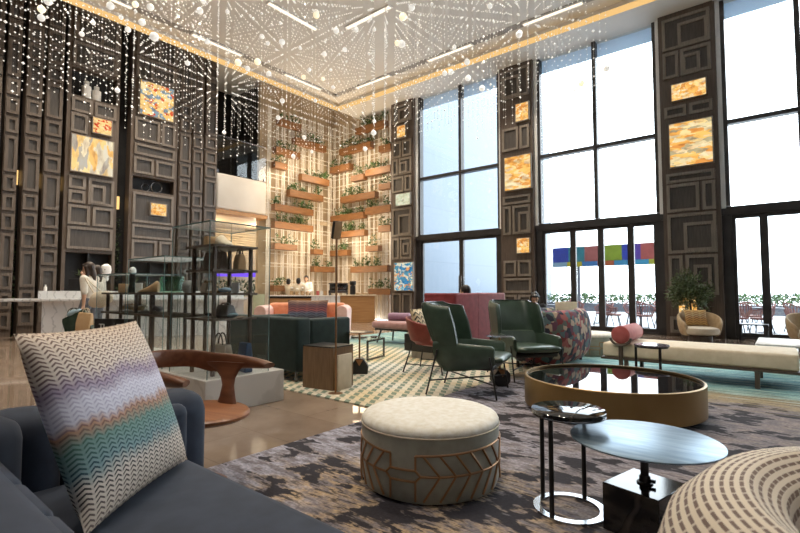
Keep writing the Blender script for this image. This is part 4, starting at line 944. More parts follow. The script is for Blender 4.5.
# ---- woven tub chair in the lower right corner
t = thing('tub_chair', 'rounded tub chair in cream and brown basket-weave cloth, cut by the lower right corner', 'armchair', (.36, 1.14, Z0), R(0))
mb = MB()
def tubf(u, v):
    a = R(-30)+R(300)*u; prof = [(.47,.12),(.55,.25),(.60,.46),(.60,.63),(.56,.755),(.50,.815),(.43,.83),(.37,.79),(.34,.66),(.33,.45)]
    q = v*(len(prof)-1); i = min(int(q), len(prof)-2); f = q-i; r = prof[i][0]*(1-f)+prof[i+1][0]*f; z = prof[i][1]*(1-f)+prof[i+1][1]*f
    return (r*math.cos(a+R(30)), r*math.sin(a+R(30)), z)
mb.grid(tubf, 64, 36); mb.build('tub_back', M['weave2'], t, ang=80); MB().lathe([(.28,.28),(.325,.32),(.325,.44),(.26,.47),(.02,.475)], n=36).build('seat_cushion', M['mauve'], t); MB().lathe([(.40,0),(.42,.02),(.46,.14)], n=36).build('base', M['black'], t)

# ---- walnut round-arm chair (faces +x)
t = thing('wooden_armchair', 'walnut armchair with a sweeping curved top rail, between the navy sofa and the vitrines', 'armchair', (-2.86, 1.50, .001), R(15))
st = MB(); rg = []
for k, z in ((.90,.418),(1,.436),(1.005,.452),(.97,.462)): rg.append([(k*(.31*math.cos(a)+.04), k*.285*math.sin(a)*(1-.08*math.cos(a)), z) for a in [i*math.pi/32 for i in range(64)]])
st.loft(rg).build('seat', M['walnut'], t)
rl = MB(); rg = []; n = 60
for i in range(n+1):
    q = -1+2*i/n; a = R(180)+q*R(110); fl = max(0, abs(q)-.62)/.38; aq = abs(q)
    x, y = .36*math.cos(a)+.17*fl, .325*math.sin(a)+math.copysign(.03*fl, math.sin(a)); z = .752-.045*aq**1.3
    hh = .058*(1-aq**4)+.022*aq**4+.012*math.exp(-((aq-.58)/.14)**2); ww = .013+.026*fl
    nx, ny = math.cos(a), math.sin(a)
    rg.append([(x+nx*ww*math.cos(p), y+ny*ww*math.cos(p), z-.022*math.exp(-((aq-.58)/.14)**2)+hh*math.sin(p)*(1 if abs(q) < .985 else .8)) for p in [k*math.pi/8 for k in range(16)]])
rl.loft(rg).build('top_rail', M['walnutd'], t)
for s in (-1, 1):
    po = MB(); rg = []
    for z, cx, cy, w, d in ((.455,.035,.225,.085,.024),(.50,.03,.235,.066,.022),(.57,.015,.255,.050,.020),(.615,-.01,.280,.062,.020),(.665,-.03,.298,.10,.020),(.695,-.05,.305,.150,.018),(.715,-.06,.305,.17,.016)):
        rg.append([(cx+w*math.cos(p), s*(cy+d*math.sin(p)-.35*max(0, -(w*math.cos(p)))*max(0, (z-.6)/.15)), z) for p in [k*math.pi/8 for k in range(16)]])
    po.loft(rg).build('arm_post', M['walnutd'], t)
MB().lathe([(.20,0),(.205,.008),(.19,.016),(.04,.03),(.032,.06),(.03,.38),(.06,.41),(.10,.42)], n=36).build('pedestal', M['walnutd'], t)

# =================================================================== VITRINES
t = thing('display_plinth', 'long pale stone plinth carrying the glass vitrines and racks', 'plinth', (-5.95, 2.82, .001))
MB().b2(-1.62,1.62,-.46,.46,0,.335,.008).build('block', M['plinthm'], t, False)
PT = .337
def rack(lab, loc, xs, ys, shelves, top, x0, x1, y0, y1):
    t = thing('display_rack', lab, 'shelf', loc)
    for x in xs:
        for y in ys: MB().b2(x-.016,x+.016,y-.016,y+.016,0,top).build('post', M['rack'], t, False)
    for z in shelves: MB().b2(x0,x1,y0,y1,z-.012,z+.012).build('shelf_board', M['rack'], t, False)
    return t
RA = (-4.72, 2.75, PT); SH = [.57, .83, 1.075, 1.33]
rack('dark wooden four-tier display rack with bags inside the tall glass case', RA, (-.22,.20), (-.21,.21), SH, 1.34, -.30, .26, -.26, .26)
RB = (-6.38, 2.75, PT)
rack('long low dark wooden display rack behind the tall glass case, with shoes and ornaments', RB, (-.95,-.5,-.02,.42,.92), (-.21,.21), [.57,.83], .84, -1.05, 1.0, -.26, .26)
def vitrine(lab, loc, w, d, h, lid=True):
    t = thing('glass_vitrine', lab, 'glass case', loc, 0, 'glass vitrines'); g = .006
    for s in (-1, 1):
        MB().b2(-w/2, w/2, s*d/2-g/2, s*d/2+g/2, 0, h).build('glass_pane', M['vglass'], t, False); MB().b2(s*w/2-g/2, s*w/2+g/2, -d/2+g, d/2-g, 0, h).build('glass_pane', M['vglass'], t, False)
    MB().b2(-w/2, w/2, -d/2, d/2, h, h+.010).build('glass_lid', M['vglass'], t, False)
    e = MB()
    for sx in (-1, 1):
        for sy in (-1, 1): e.box((sx*w/2, sy*d/2, h/2), (.007,.007,h))
    for sx in (-1, 1): e.box((sx*w/2, 0, h+.005), (.008, d, .012)); e.box((0, sx*d/2, h+.005), (w, .008, .012))
    e.build('edge', M['edgeglass'], t, False); return t
vitrine('tall frameless glass vitrine around the four-tier rack of bags', (-4.76, 2.75, PT), .78, .70, 1.55)
vitrine('second glass vitrine around the right half of the long low rack', (-5.86, 2.75, PT), .98, .66, 1.25)
vitrine('lower glass vitrine around the left end of the long low rack', (-6.90, 2.75, PT), .98, .66, 1.08)
def put(R_, dx, dy, z): return (R_[0]+dx, R_[1]+dy, R_[2]+z)
def tote(name, lab, loc, w, d, h, mat, rz=0, handle=M['black'], hh=.12, cat='bag', slope=.97):
    t = thing(name, lab, cat, loc, R(rz)); b_ = MB()
    b_.loft([[(x*k, y*k2, z) for x, y in ((-w/2,-d/2),(w/2,-d/2),(w/2,d/2),(-w/2,d/2))] for z, k, k2 in ((0,1,1),(h*.5,1.04,1.0),(h,slope,.6))])
    b_.build('body', mat, t, mods=[BEV(.012, 2)])
    hd = MB()
    for s in (-1, 1): hd.tube([(w*.24*math.cos(a*math.pi/10), s*d*.2, h-.01+hh*math.sin(a*math.pi/10)) for a in range(11)], .008, 6)
    if hh: hd.build('handle', handle, t)
    return t
S4, S3, S2, S1 = [z+.0125 for z in SH[::-1]]
# top: cream slipper-like clutch and tan box
sp = thing('shoe', 'cream leather slipper standing on top of the tall rack', 'shoe', put(RA,.0,.0,S4), R(-12))
b_ = MB(); rg = []
for x, w, h, zz in ((-.15,.035,.09,0),(-.13,.05,.13,0),(-.06,.055,.135,0),(.02,.055,.095,0),(.10,.058,.06,0),(.17,.045,.04,0),(.20,.02,.02,0)):
    rg.append([(x, w*math.cos(a), max(0, h*.5+h*.5*math.sin(a))) for a in [k*math.pi/7 for k in range(14)]])
b_.loft(rg).build('upper', M['cream'], sp); MB().b2(-.15,.19,-.05,.05,0,.012,.005).build('sole', M['beige'], sp)
tag(MB().box((0,0,.06), (.09,.11,.12), 0, .008).build('box', M['tan'], loc=put(RA,-.19,-.05,S4)), 'small tan box beside the cream slipper on top of the tall rack', 'box')
tote('handbag', 'wide taupe leather tote on the upper shelf of the tall rack, left', put(RA,-.05,-.06,S3), .30,.10,.20, M['brownbag'], 6, M['brownbag'], .06)
tote('handbag', 'small tan leather handbag on the upper shelf of the tall rack, right', put(RA,.16,.10,S3), .18,.09,.17, M['tan'], -14, M['rack'], .06)
tote('handbag', 'tan leather bag on the middle shelf of the tall rack', put(RA,-.21,-.06,S2), .13,.10,.11, M['beige'], 0, M['tan'], .03)
tag(MB().box((0,0,.055), (.075,.02,.11)).build('card', M['paper'], loc=put(RA,.09,.10,S2), rz=R(35), smooth=False), 'white card standing on the middle shelf of the tall rack', 'card')
tag(MB().box((0,0,.012), (.18,.12,.024), 0, .004).build('book', M['tan'], loc=put(RA,.04,-.08,S2), rz=R(15)), 'flat tan book lying on the middle shelf of the tall rack', 'book')
def cloth(lab, loc, mat, r=.07):
    mb = MB()
    for i in range(5): mb.sph((random.uniform(-r*.5,r*.5), random.uniform(-r*.5,r*.5), r*.34+random.uniform(0,r*.2)), r*random.uniform(.5,.8), 10, (1,1,.5))
    tag(mb.build('scarf', mat, loc=loc, mods=[REM(.008)]), lab, 'scarf')
cloth('crumpled blue and white scarf on the middle shelf of the tall rack', put(RA,.19,-.08,S2), M['lblue'])
tote('handbag', 'grey felt bag on the lower shelf of the tall rack', put(RA,.03,.02,S1), .19,.12,.13, M['greybag'], 8, M['greybag'], .03)
cloth('dark folded scarf on the lower shelf of the tall rack, left', put(RA,-.17,-.06,S1), M['blackcloth'], .05)
cloth('pale crumpled scarf on the lower shelf of the tall rack, right', put(RA,.19,.0,S1), M['lblue'], .06)
tote('shopping_bag', 'cream canvas tote with dark handles standing on the plinth', put(RA,-.02,.0,.001), .25,.13,.29, M['beige'], 12, M['black'], .13)
tote('shopping_bag', 'dark blue card bag standing on the plinth next to the cream tote', put(RA,.20,.16,.001), .18,.09,.31, M['bluebag'], -6, M['bluebag'], 0, slope=1)
# long rack items
S1b, S2b = .57+.0125, .83+.0125
tag(MB().box((0,0,.06), (.13,.09,.12), 0, .006).build('box', M['tan'], loc=put(RB,-.74,-.08,S2b), rz=R(20)), 'tan box on top of the long low rack, left end', 'box')
fg = thing('figurine', 'black-robed figurine with a white face on the long low rack', 'figurine', put(RB,-.56,-.05,S2b))
MB().lathe([(.05,0),(.055,.02),(.035,.12),(.045,.20),(.03,.25)], n=20).build('robe', M['black'], fg)
MB().sph((0,0,.295), .052, 16, (.9,.85,1.1)).build('head', M['paper'], fg); fe = MB(); fe.sph((.022,-.040,.30), .008, 6); fe.sph((-.018,-.043,.30), .008, 6); fe.box((0,-.044,.272), (.02,.006,.006)); fe.build('face_marks', M['black'], fg)
tag(MB().box((0,0,.065), (.10,.015,.13)).build('picture_card', M['paper'], loc=put(RB,-.42,-.02,S2b), rz=R(30), smooth=False), 'white picture card beside the black figurine', 'card')
sp = thing('shoe', 'tan pointed shoe on top of the long low rack, right half', 'shoe', put(RB,.10,-.10,S2b), R(205)); b_ = MB(); rg = []
for x, w, h in ((-.14,.03,.13),(-.11,.045,.15),(-.05,.05,.11),(.03,.05,.07),(.10,.045,.045),(.16,.015,.02)): rg.append([(x, w*math.cos(a), max(0, h*.5+h*.5*math.sin(a))) for a in [k*math.pi/7 for k in range(14)]])
b_.loft(rg).build('upper', M['tan'], sp); MB().b2(-.14,.15,-.045,.045,0,.01,.004).build('sole', M['rack'], sp)
tag(MB().lathe([(.10,0),(.14,.01),(.14,.19),(.13,.20),(.128,.02),(.0,.015)], n=32).build('glass_bowl', glassmat('green_glass', (.70,.86,.76)), loc=put(RB,.50,.0,S2b)), 'clear greenish glass bowl on the long low rack', 'bowl')
tag(MB().lathe([(.05,0),(.07,.06),(.06,.12),(.03,.15)], n=20).build('vase', M['greybag'], loc=put(RB,.80,.05,S2b)), 'small grey vase at the right end of the long low rack', 'vase')
def blossom(lab, loc, mat, r):
    mb = MB()
    for i in range(9): a = i*.7; mb.sph((r*.6*math.cos(a), r*.5*math.sin(a), r*.45+r*.35*random.random()), r*.42, 10, (1,1,.75))
    tag(mb.build('shell_ornament', mat, loc=loc, mods=[REM(.007)]), lab, 'ornament')
blossom('tan shell-like ornament on the lower shelf of the long rack, left', put(RB,-.70,-.05,S1b), M['tan'], .10); blossom('beige shell-like ornament beside the tan one on the long rack', put(RB,-.52,.06,S1b), M['beige'], .09); blossom('brownish shell-like ornament on the lower shelf, middle of the long rack', put(RB,-.16,-.12,S1b), M['tan'], .08); blossom('pale grey ornament on the lower shelf, right half of the long rack', put(RB,.14,-.02,S1b), M['greybag'], .09)
def letters(txt, size, mat, parent, loc, rot):
    c = bpy.data.curves.new('letters', 'FONT'); c.body = txt; c.size = size; c.extrude = .002; c.align_x = 'CENTER'
    tmp = bpy.data.objects.new('lettering_curve', c); C.objects.link(tmp); dg = bpy.context.evaluated_depsgraph_get(); dg.update(); me = bpy.data.meshes.new_from_object(tmp.evaluated_get(dg)); bpy.data.objects.remove(tmp); me.materials.clear(); me.materials.append(mat); o = bpy.data.objects.new('lettering', me); C.objects.link(o); o.parent = parent; o.location = loc; o.rotation_euler = rot; return o
sg = thing('sign_board', 'dark board with white capital letters under the long low rack', 'sign', put(RB,-.42,-.30,.001), R(28))
MB().box((0,0,.25), (.62,.02,.50), 0, .004).build('board', M['black'], sg, False); MB().box((0,0,.0), (.5,.12,.012)).build('base', M['black'], sg, False)
letters('TI', .105, M['paper'], sg, (-.19,-.013,.36), (R(90),0,0)); letters('TAY', .105, M['paper'], sg, (.13,-.013,.36), (R(90),0,0))

# =================================================================== RECEPTION DESK
dv = Vector((.5, .866, 0)); DR = math.atan2(.866, .5)
t = thing('reception_desk', 'long white marble reception desk with projecting ledge, before the dark panelled wall', 'desk', (-14.35, 3.35, .001), DR)
MB().b2(.15, 4.9, .0, .50, 0, .94).build('marble_front', M['marble'], t, False); MB().b2(-.75, 5.0, -.14, .52, .94, 1.01, .006).build('counter_ledge', M['marble'], t); MB().b2(.0, 4.9, .20, .52, 1.01, 1.20, .004).build('raised_shelf', M['marble'], t, False)
def dk(u, w, z): return Vector((-14.35, 3.35, 0))+dv*u+Vector((-.866,.5,0))*w+Vector((0,0,z+.001))
mon = thing('monitor', 'dark computer monitor standing on the reception desk', 'monitor', dk(.85,.40,1.20), DR); MB().box((0,0,.17), (.52,.03,.30), 0, .008).build('screen', M['black'], mon, False); MB().box((0,.06,.005), (.2,.16,.01)).build('foot', M['black'], mon, False); MB().box((0,.03,.04), (.04,.03,.08)).build('stem', M['black'], mon, False)
def bottle(u, w, lab, h=.16):
    o = thing('bottle', lab, 'bottle', dk(u,w,1.20)); MB().lathe([(.034,0),(.036,.01),(.036,h*.6),(.014,h*.78),(.014,h*.88)], n=16).build('body', M['paper'], o); MB().lathe([(.018,h*.88),(.018,h),(.010,h)], n=12).build('pump', M['paper'], o)
bottle(.12,.30,'white pump bottle on the left end of the reception desk'); bottle(1.28,.36,'white bottle right of the monitor on the reception desk', .20)
tag(MB().lathe([(.03,0),(.036,.09),(.033,.09),(.028,.005)], n=16).build('cup', M['paper'], loc=dk(1.20,.28,1.20)), 'white cup on the reception desk beside the woman', 'cup')
fg = thing('bust_sculpture', 'white head sculpture on a dark stand on the reception desk', 'sculpture', dk(1.42,.40,1.20))
MB().lathe([(.08,0),(.08,.02),(.02,.03),(.02,.26)], n=20).build('stand', M['black'], fg); MB().lathe([(.04,.26),(.07,.30),(.06,.38),(.11,.46),(.125,.56),(.11,.66),(.05,.71),(.01,.715)], n=24).build('head', M['paper'], fg)
fe = MB(); fe.sph((.095,-.06,.56), .018, 8); fe.sph((.03,-.108,.56), .018, 8); fe.box((.06,-.10,.49), (.05,.02,.012)); fe.build('face_marks', M['black'], fg)
pp = thing('potted_plant', 'thin leafed plant on the reception desk right of the white head', 'plant', dk(2.05,.36,1.20)); MB().lathe([(.05,0),(.07,.12)], n=16).build('pot', M['chrome'], pp); lf = MB()
for i in range(26): lf.leaf((0,0,.1), (random.uniform(-.6,.6), random.uniform(-.6,.6), 1), random.uniform(.2,.42), .014)
lf.build('foliage', M['olive'], pp, False)

# =================================================================== CAFE
# screens of white rods
def screen(lab, to, L, xs, zs, depth=(.0,.16)):
    mb = MB()
    for u, d in xs: p = to(u, depth[d], 0); mb.box((p[0], p[1], 4.35), (.028,.028,8.7))
    for z, d in zs:
        p, q = to(0, depth[d]+.03, z), to(L, depth[d]+.03, z); mb.b2(min(p[0],q[0])-.011, max(p[0],q[0])+.011, min(p[1],q[1])-.011, max(p[1],q[1])+.011, z-.011, z+.011)
    return tag(mb.build('lattice_screen', M['rod'], smooth=False), lab, 'screen', 'white rod lattices of the cafe')
rr = random.Random(11)
def rods(L):
    xs = []; u = .05
    while u < L:
        for k in range(rr.choice((2,3,3,4))):
            xs.append((u, rr.choice((0,1)))); u += .085
        u += rr.choice((.07,.12,.2))
    return [x for x in xs if x[0] < L]
zsL = [(z, d) for b in (1.5,2.2,2.72,3.2,3.72,4.2,4.75,5.25,5.8,6.3,6.9,7.5,8.1) for z, d in ((b,0),(b+.12,1))]
toL = lambda u, d, z: (-16.05+d, 11.05+u, z); toR = lambda u, d, z: (-15.95+u, 14.85-d, z)
screen('white rod lattice carrying planters on the left wall of the cafe', toL, 3.7, rods(3.7), zsL)
screen('white rod lattice carrying planters on the window-side wall of the cafe', toR, 3.7, rods(3.7), zsL)
def planter(onleft, u0, u1, z0, z1, lab):
    L = u1-u0; uc = (u0+u1)/2; p = toL(uc, .33, 0) if onleft else toR(uc, .33, 0)
    t = thing('planter_box', lab, 'planter', (p[0], p[1], z0), 0, 'cafe wall planters'); h = z1-z0
    s = (lambda a, b: (b, a)) if onleft else (lambda a, b: (a, b))
    d = s(L, .26); MB().b2(-d[0]/2, d[0]/2, -d[1]/2, d[1]/2, 0, h).build('box', M['plantery'] if onleft else M['planter'], t, False)
    f = MB(); rp = random.Random(int(u0*100+z0*1000))
    for c in range(max(2, int(L/.16))):
        cu = rp.uniform(-L/2+.06, L/2-.06); hh = rp.uniform(.14,.42)
        for i in range(16):
            x, y = s(cu+rp.gauss(0,.05), rp.uniform(-.10,.10)); f.leaf((x, y, h+rp.uniform(-.02,hh)), (rp.uniform(-1,1), rp.uniform(-1,1), rp.uniform(-.3,1.2)), rp.uniform(.08,.2), .026)
    f.build('planting', M['leaf'], t, False)
PLS = [ # from pixel-measured spans on the two cafe walls: u along the wall, z of the box
 (1,.22,1.02,1.18,1.42,'wooden planter lowest on the left cafe wall, behind the counter end'),
 (1,.25,1.35,2.86,3.10,'wooden planter on the left cafe wall, second row up at the opening'),
 (1,.22,2.20,3.72,3.98,'long wooden planter on the left cafe wall, third row up'),
 (1,.22,2.20,4.42,4.68,'long wooden planter on the left cafe wall, fourth row up'),
 (1,.95,2.75,5.10,5.38,'long wooden planter on the left cafe wall, fifth row, set towards the corner'),
 (1,1.55,3.10,5.86,6.14,'long wooden planter on the left cafe wall, sixth row, nearest the corner'),
 (1,.20,.80,6.12,6.38,'short wooden planter on the left cafe wall at the balcony edge'),
 (1,.24,1.45,6.72,6.99,'wooden planter on the left cafe wall under the chandelier, balcony side'),
 (1,1.2,2.9,7.35,7.62,'long dark planter high on the left cafe wall behind the beads'),
 (1,.4,1.5,7.95,8.2,'dark planter at the very top of the left cafe wall'),
 (1,2.25,2.75,2.78,3.0,'tiny wooden planter on the left cafe wall near the corner, above the baristas'),
 (1,2.25,3.45,2.02,2.26,'wooden planter just above the heads of the baristas'),
 (0,.15,1.25,2.75,3.0,'wooden planter on the window-side cafe wall in the corner, third row up'),
 (0,1.45,3.55,1.98,2.24,'long wooden planter on the window-side cafe wall above the coffee machine'),
 (0,2.35,3.05,2.85,3.08,'short wooden planter on the window-side cafe wall beside the pillar, third row'),
 (0,.5,2.25,3.55,3.81,'long wooden planter on the window-side cafe wall, fourth row up'),
 (0,3.05,3.7,3.62,3.88,'short wooden planter touching the pillar, fourth row up'),
 (0,.15,2.2,4.30,4.56,'long wooden planter on the window-side cafe wall, fifth row, from the corner'),
 (0,2.3,3.7,4.42,4.7,'wooden planter on the window-side cafe wall, fifth row, at the pillar'),
 (0,.8,2.85,5.08,5.36,'long wooden planter on the window-side cafe wall, sixth row up'),
 (0,3.05,3.7,5.36,5.6,'short wooden planter touching the pillar, sixth row up'),
 (0,1.45,2.2,5.95,6.2,'short wooden planter on the window-side cafe wall, seventh row, middle'),
 (0,2.3,3.7,6.05,6.32,'wooden planter on the window-side cafe wall, seventh row, at the pillar'),
 (0,.1,1.35,6.52,6.8,'wooden planter on the window-side cafe wall, high in the corner'),
 (0,3.05,3.7,6.95,7.2,'short wooden planter touching the pillar, behind the beads'),
 (0,.7,2.6,7.25,7.52,'long dark planter high on the window-side cafe wall behind the beads'),
 (0,2.5,3.7,1.05,1.3,'wooden planter lowest on the window-side cafe wall, right of the coffee machine'),
 (0,1.7,3.4,8.0,8.25,'dark planter at the very top of the window-side cafe wall')]
for l, a, b_, c_, d_, lab in PLS: planter(bool(l), a, b_, c_, d_, lab)
# counter (runs square to the corner diagonal)
CR = R(39.2); cu = Vector((math.cos(CR), math.sin(CR), 0)); cn = Vector((-math.sin(CR), math.cos(CR), 0))
CO = Vector((-13.55, 12.15, 0))           # middle of the counter's front edge
t = thing('cafe_counter', 'cafe counter with an oak-faced right part and a pale marble middle part', 'counter', CO, CR)
MB().b2(.55,1.85,.0,.46,0,1.02,.006).build('oak_front', M['cafewood'], t, False); MB().b2(.50,1.90,-.03,.48,1.02,1.06,.004).build('worktop', M['cream'], t, False)
MB().b2(-.55,.54,.0,.46,0,1.0,.006).build('marble_front', M['marble'], t, False); MB().b2(-2.15,-.56,.06,.46,0,.92,.006).build('oak_front', M['cafewood'], t, False); MB().b2(-2.2,.5,-.02,.47,1.0,1.035,.004).build('worktop', M['paper'], t, False)
MB().b2(-2.2,-.56,.10,.46,.92,1.0).build('side_panel', M['black'], t, False)
t2 = tag(MB().box((0,0,.55), (.45,.03,1.05), 0, .01).build('menu_stand', M['olive'], loc=CO+cu*-2.55+cn*.0+Vector((0,0,0)), rz=CR), 'pale green menu stand at the left end of the cafe counter', 'sign'); t2.data.materials[0] = vary('pale_green_panel', (.42,.45,.30), (.5,.52,.37), 3, .6)
def ct(u, w, z=1.06): return CO+cu*u+cn*w+Vector((0,0,z+.001))
cm = thing('coffee_machine', 'black and steel espresso machine on the cafe counter', 'coffee machine', ct(.45,.26,1.035), CR)
MB().b2(-.36,.36,-.18,.18,.08,.20,.02).build('base', M['chrome'], cm); MB().b2(-.36,.36,-.02,.18,.20,.42,.03).build('body', M['chrome'], cm); MB().b2(-.36,.36,-.18,.18,.42,.47,.02).build('cup_tray', M['black'], cm)
for x in (-.2,0,.2): k = MB(); k.cyl((x,-.10,.32), .035, .10); k.tube([(x,-.12,.30),(x,-.24,.29)], .014); k.build('group_head', M['black'], cm)
for x in (-.33,.33):
    for y in (-.14,.14): MB().cyl((x,y,0), .02, .085).build('foot', M['black'], cm)
g = thing('grinder', 'black coffee grinder right of the espresso machine', 'grinder', ct(1.0,.25), CR); MB().b2(-.10,.10,-.10,.10,0,.34,.03).build('body', M['black'], g); MB().lathe([(.06,.34),(.12,.38),(.13,.50),(.12,.52)], n=20).build('hopper', M['black'], g)
for i, (u, h, lab) in enumerate(((-1.35,.30,'tall glass jar at the left of the jar row on the counter'), (-1.14,.26,'second glass jar of the row on the cafe counter'), (-.94,.30,'third glass jar of the row on the cafe counter'), (-.74,.25,'glass jar at the right of the jar row on the counter'))):
    j = thing('jar', lab, 'jar', ct(u,.22,1.035), 0, 'glass jars on the cafe counter'); MB().lathe([(.06,0),(.078,.02),(.078,h*.8),(.05,h*.9)], n=20).build('glass_body', M['vglass'], j); MB().lathe([(.066,.01),(.066,h*.55),(.01,h*.56)], n=16).build('contents', M['tan'], j); MB().lathe([(.055,h*.9),(.055,h),(.02,h+.02)], n=16).build('lid', M['paper'], j)
for i, (u, lab) in enumerate(((-.34,'red-lidded canister beside the glass jars'), (-.20,'white canister next to the red-lidded one'), (-.05,'tan canister left of the espresso machine'))):
    tag(MB().lathe([(.05,0),(.055,.01),(.055,.16),(.05,.17)], n=18).build('canister', (M['coral'], M['paper'], M['tan'])[i], loc=ct(u,.2,1.035)), lab, 'canister')
for i, (u, lab) in enumerate(((1.22,'bread rolls basket nearest the coffee grinder'), (1.5,'bread rolls basket farthest from the coffee grinder'))):
    b_ = thing('bread_basket', lab, 'basket', ct(u,.2), CR, 'baskets on the oak counter'); MB().lathe([(.10,0),(.13,.05),(.12,.05),(.09,.01)], n=20).build('basket', M['tan'], b_); k = MB()
    for a in range(5): k.sph((.05*math.cos(a*1.26), .05*math.sin(a*1.26), .06), .045, 10, (1,.8,.7))
    k.build('rolls', M['cream'], b_)

# =================================================================== PEOPLE
def person(lab, loc, rz, P, s=1.0, top='blouse', legs='jeans', hair='hair', longhair=True, sleeves=.6, fingers=True, vox=.009, skirt=False):
    """P: joints in metres, x forward, y left, z up"""
    b = MB()
    pel, chest, neck, head = [Vector(P[k]) for k in ('pelvis','chest','neck','head')]
    b.cap(pel, .115, chest, .125); b.cap(chest, .12, neck-Vector((0,0,.05)), .075); b.cap(neck-Vector((0,0,.05)), .052, head-Vector((0,0,.06)), .05)
    hf = Vector(P.get('look', (1,0,0))).normalized(); hs = Vector((-hf.y, hf.x, 0)).normalized(); hu = hf.cross(hs)
    b.sph(head+Vector((0,0,.02)), .098, 18, (.98,.80,1.12)); b.sph(head+hf*.035-hu*.045, .066, 14, (1,.86,1.05))
    b.cap(head+hf*.088+hu*.012, .010, head+hf*.108-hu*.022, .016, 8); b.cap(head+hf*.088-hu*.062+hs*.016, .009, head+hf*.088-hu*.062-hs*.016, .009, 8)
    for q in (-1, 1): b.sph(head+hs*q*.080-hf*.005-hu*.008, .022, 8, (.8,.5,1.2))
    for q, k in ((1,'L'), (-1,'R')):
        sh, el, wr = [Vector(P[n+k]) for n in ('sh','el','wr')]; hip, kn, an = [Vector(P[n+k]) for n in ('hip','kn','an')]
        b.cap(chest+Vector((0,q*.05,.05)), .085, sh, .056); b.cap(sh, .054, el, .040); b.cap(el, .040, wr, .027)
        b.cap(pel+Vector((0,q*.05,0)), .11, hip, .095); b.cap(hip, .088, kn, .055); b.cap(kn, .054, an, .038)
        ff = Vector(P.get('ff'+k, (1,0,0))).normalized(); b.cap(an-Vector((0,0,.03)), .036, an+ff*.15-Vector((0,0,.055)), .026)
        d = (wr-el).normalized(); d = Vector(P.get('hd'+k, d)).normalized(); sd = d.cross(Vector((0,0,1)) if abs(d.z) < .9 else Vector((1,0,0))).normalized(); nn = d.cross(sd)
        b.cap(wr+d*.02, .028, wr+d*.075, .030, 10)
        if fingers:
            for i, (L, o_) in enumerate(((.068,-.027),(.078,-.009),(.072,.009),(.055,.027))):
                p0 = wr+d*.085+sd*o_; p1 = p0+d*L*.5+nn*.008*q; p2 = p1+d*L*.3+nn*.028*q; b.cap(p0-d*.02, .0095, p1, .009, 8); b.cap(p1, .009, p2, .008, 8)
            p0 = wr+d*.04+sd*-.03; b.cap(p0, .011, p0+d*.035-sd*.028+nn*.012*q, .010, 8); b.cap(p0+d*.035-sd*.028+nn*.012*q, .010, p0+d*.06-sd*.03+nn*.03*q, .008, 8)
    body = b.build('person', M['skin'], None, mods=[REM(vox), ('SMOOTH', dict(factor=.5, iterations=2))]); tag(body, lab, 'person'); body.location = loc; body.rotation_euler.z = rz; body.scale = (s, s, s)
    c = MB(); c.cap(pel+Vector((0,0,.02)), .13, chest, .142); c.cap(chest, .138, neck-Vector((0,0,.07)), .085)
    for q, k in ((1,'L'), (-1,'R')):
        sh, el, wr = [Vector(P[n+k]) for n in ('sh','el','wr')]; c.cap(chest+Vector((0,q*.05,.05)), .097, sh, .073)
        c.cap(sh, .074, sh.lerp(el, min(1, sleeves*1.6)), .062)
        if sleeves > .7: c.cap(el, .058, el.lerp(wr, sleeves), .044)
    c.build('top', M[top], body, mods=[REM(vox*1.3), ('SMOOTH', dict(factor=.5, iterations=3))])
    g = MB()
    for q, k in ((1,'L'), (-1,'R')):
        hip, kn, an = [Vector(P[n+k]) for n in ('hip','kn','an')]; g.cap(pel+Vector((0,q*.04,0)), .128, hip, .11); g.cap(hip, .108, kn, .074); g.cap(kn, .072, an+Vector((0,0,.03)), .056)
    g.build('trousers', M[legs], body, mods=[REM(vox*1.3), ('SMOOTH', dict(factor=.5, iterations=2))])
    h = MB(); h.sph(head+Vector((0,0,.035))-hf*.022, .106, 18, (1,.86,1.08)); h.sph(head+hf*.045+hu*.085, .055, 12, (1,1.3,.6))
    if longhair:
        h.cap(head-hf*.05+hu*.02, .078, head-hf*.085-hu*.14, .058); h.cap(head-hf*.085-hu*.14, .058, head-hf*.09-hu*.25, .03)
        for q in (-1, 1): h.cap(head+hs*q*.072-hf*.01+hu*.04, .036, head+hs*q*.085-hf*.02-hu*.17, .026)
    else: h.sph(head-hf*.04-hu*.02, .09, 12)
    h.build('hair', M[hair], body, mods=[REM(vox*1.2)])
    e = MB()
    for q in (-1, 1): e.sph(head+hf*.090+hs*q*.033+hu*.010, .011, 8)
    e.build('eyes', M['black'], body)
    f = MB()
    for k in 'LR':
        an = Vector(P['an'+k]); ff = Vector(P.get('ff'+k, (1,0,0))).normalized(); f.cap(an-Vector((0,0,.035)), .044, an+ff*.16-Vector((0,0,.058)), .032)
    f.build('shoes', M['blackcloth'], body, mods=[REM(vox*1.2)])
    return body
STAND = dict(pelvis=(0,0,.95), chest=(0,0,1.28), neck=(0,0,1.47), head=(.02,0,1.58), shL=(0,.175,1.40), elL=(-.02,.215,1.12), wrL=(.06,.21,.88), shR=(0,-.175,1.40), elR=(-.02,-.215,1.12), wrR=(.06,-.21,.88),
             hipL=(0,.09,.90), knL=(.02,.10,.50), anL=(0,.10,.09), hipR=(0,-.09,.90), knR=(.02,-.10,.50), anR=(0,-.10,.09))
def pose(**k): d = dict(STAND); d.update(k); return d
WL = Vector((-10.85, 3.42, 0)); WR = R(39.2+180)
person('woman in a cream blouse with a raised hand and bags, walking by the reception desk', WL, WR,
       pose(elR=(.20,-.20,1.14), wrR=(.20,-.10,1.40), hdR=(-.2,.35,.9), elL=(-.06,.235,1.13), wrL=(-.06,.25,.90), hdL=(.15,0,-1), knL=(.16,.10,.50), anL=(.22,.10,.10), knR=(-.02,-.10,.50), anR=(-.26,-.10,.14), head=(.04,0,1.59), look=(1,.1,-.12)), 1.03)
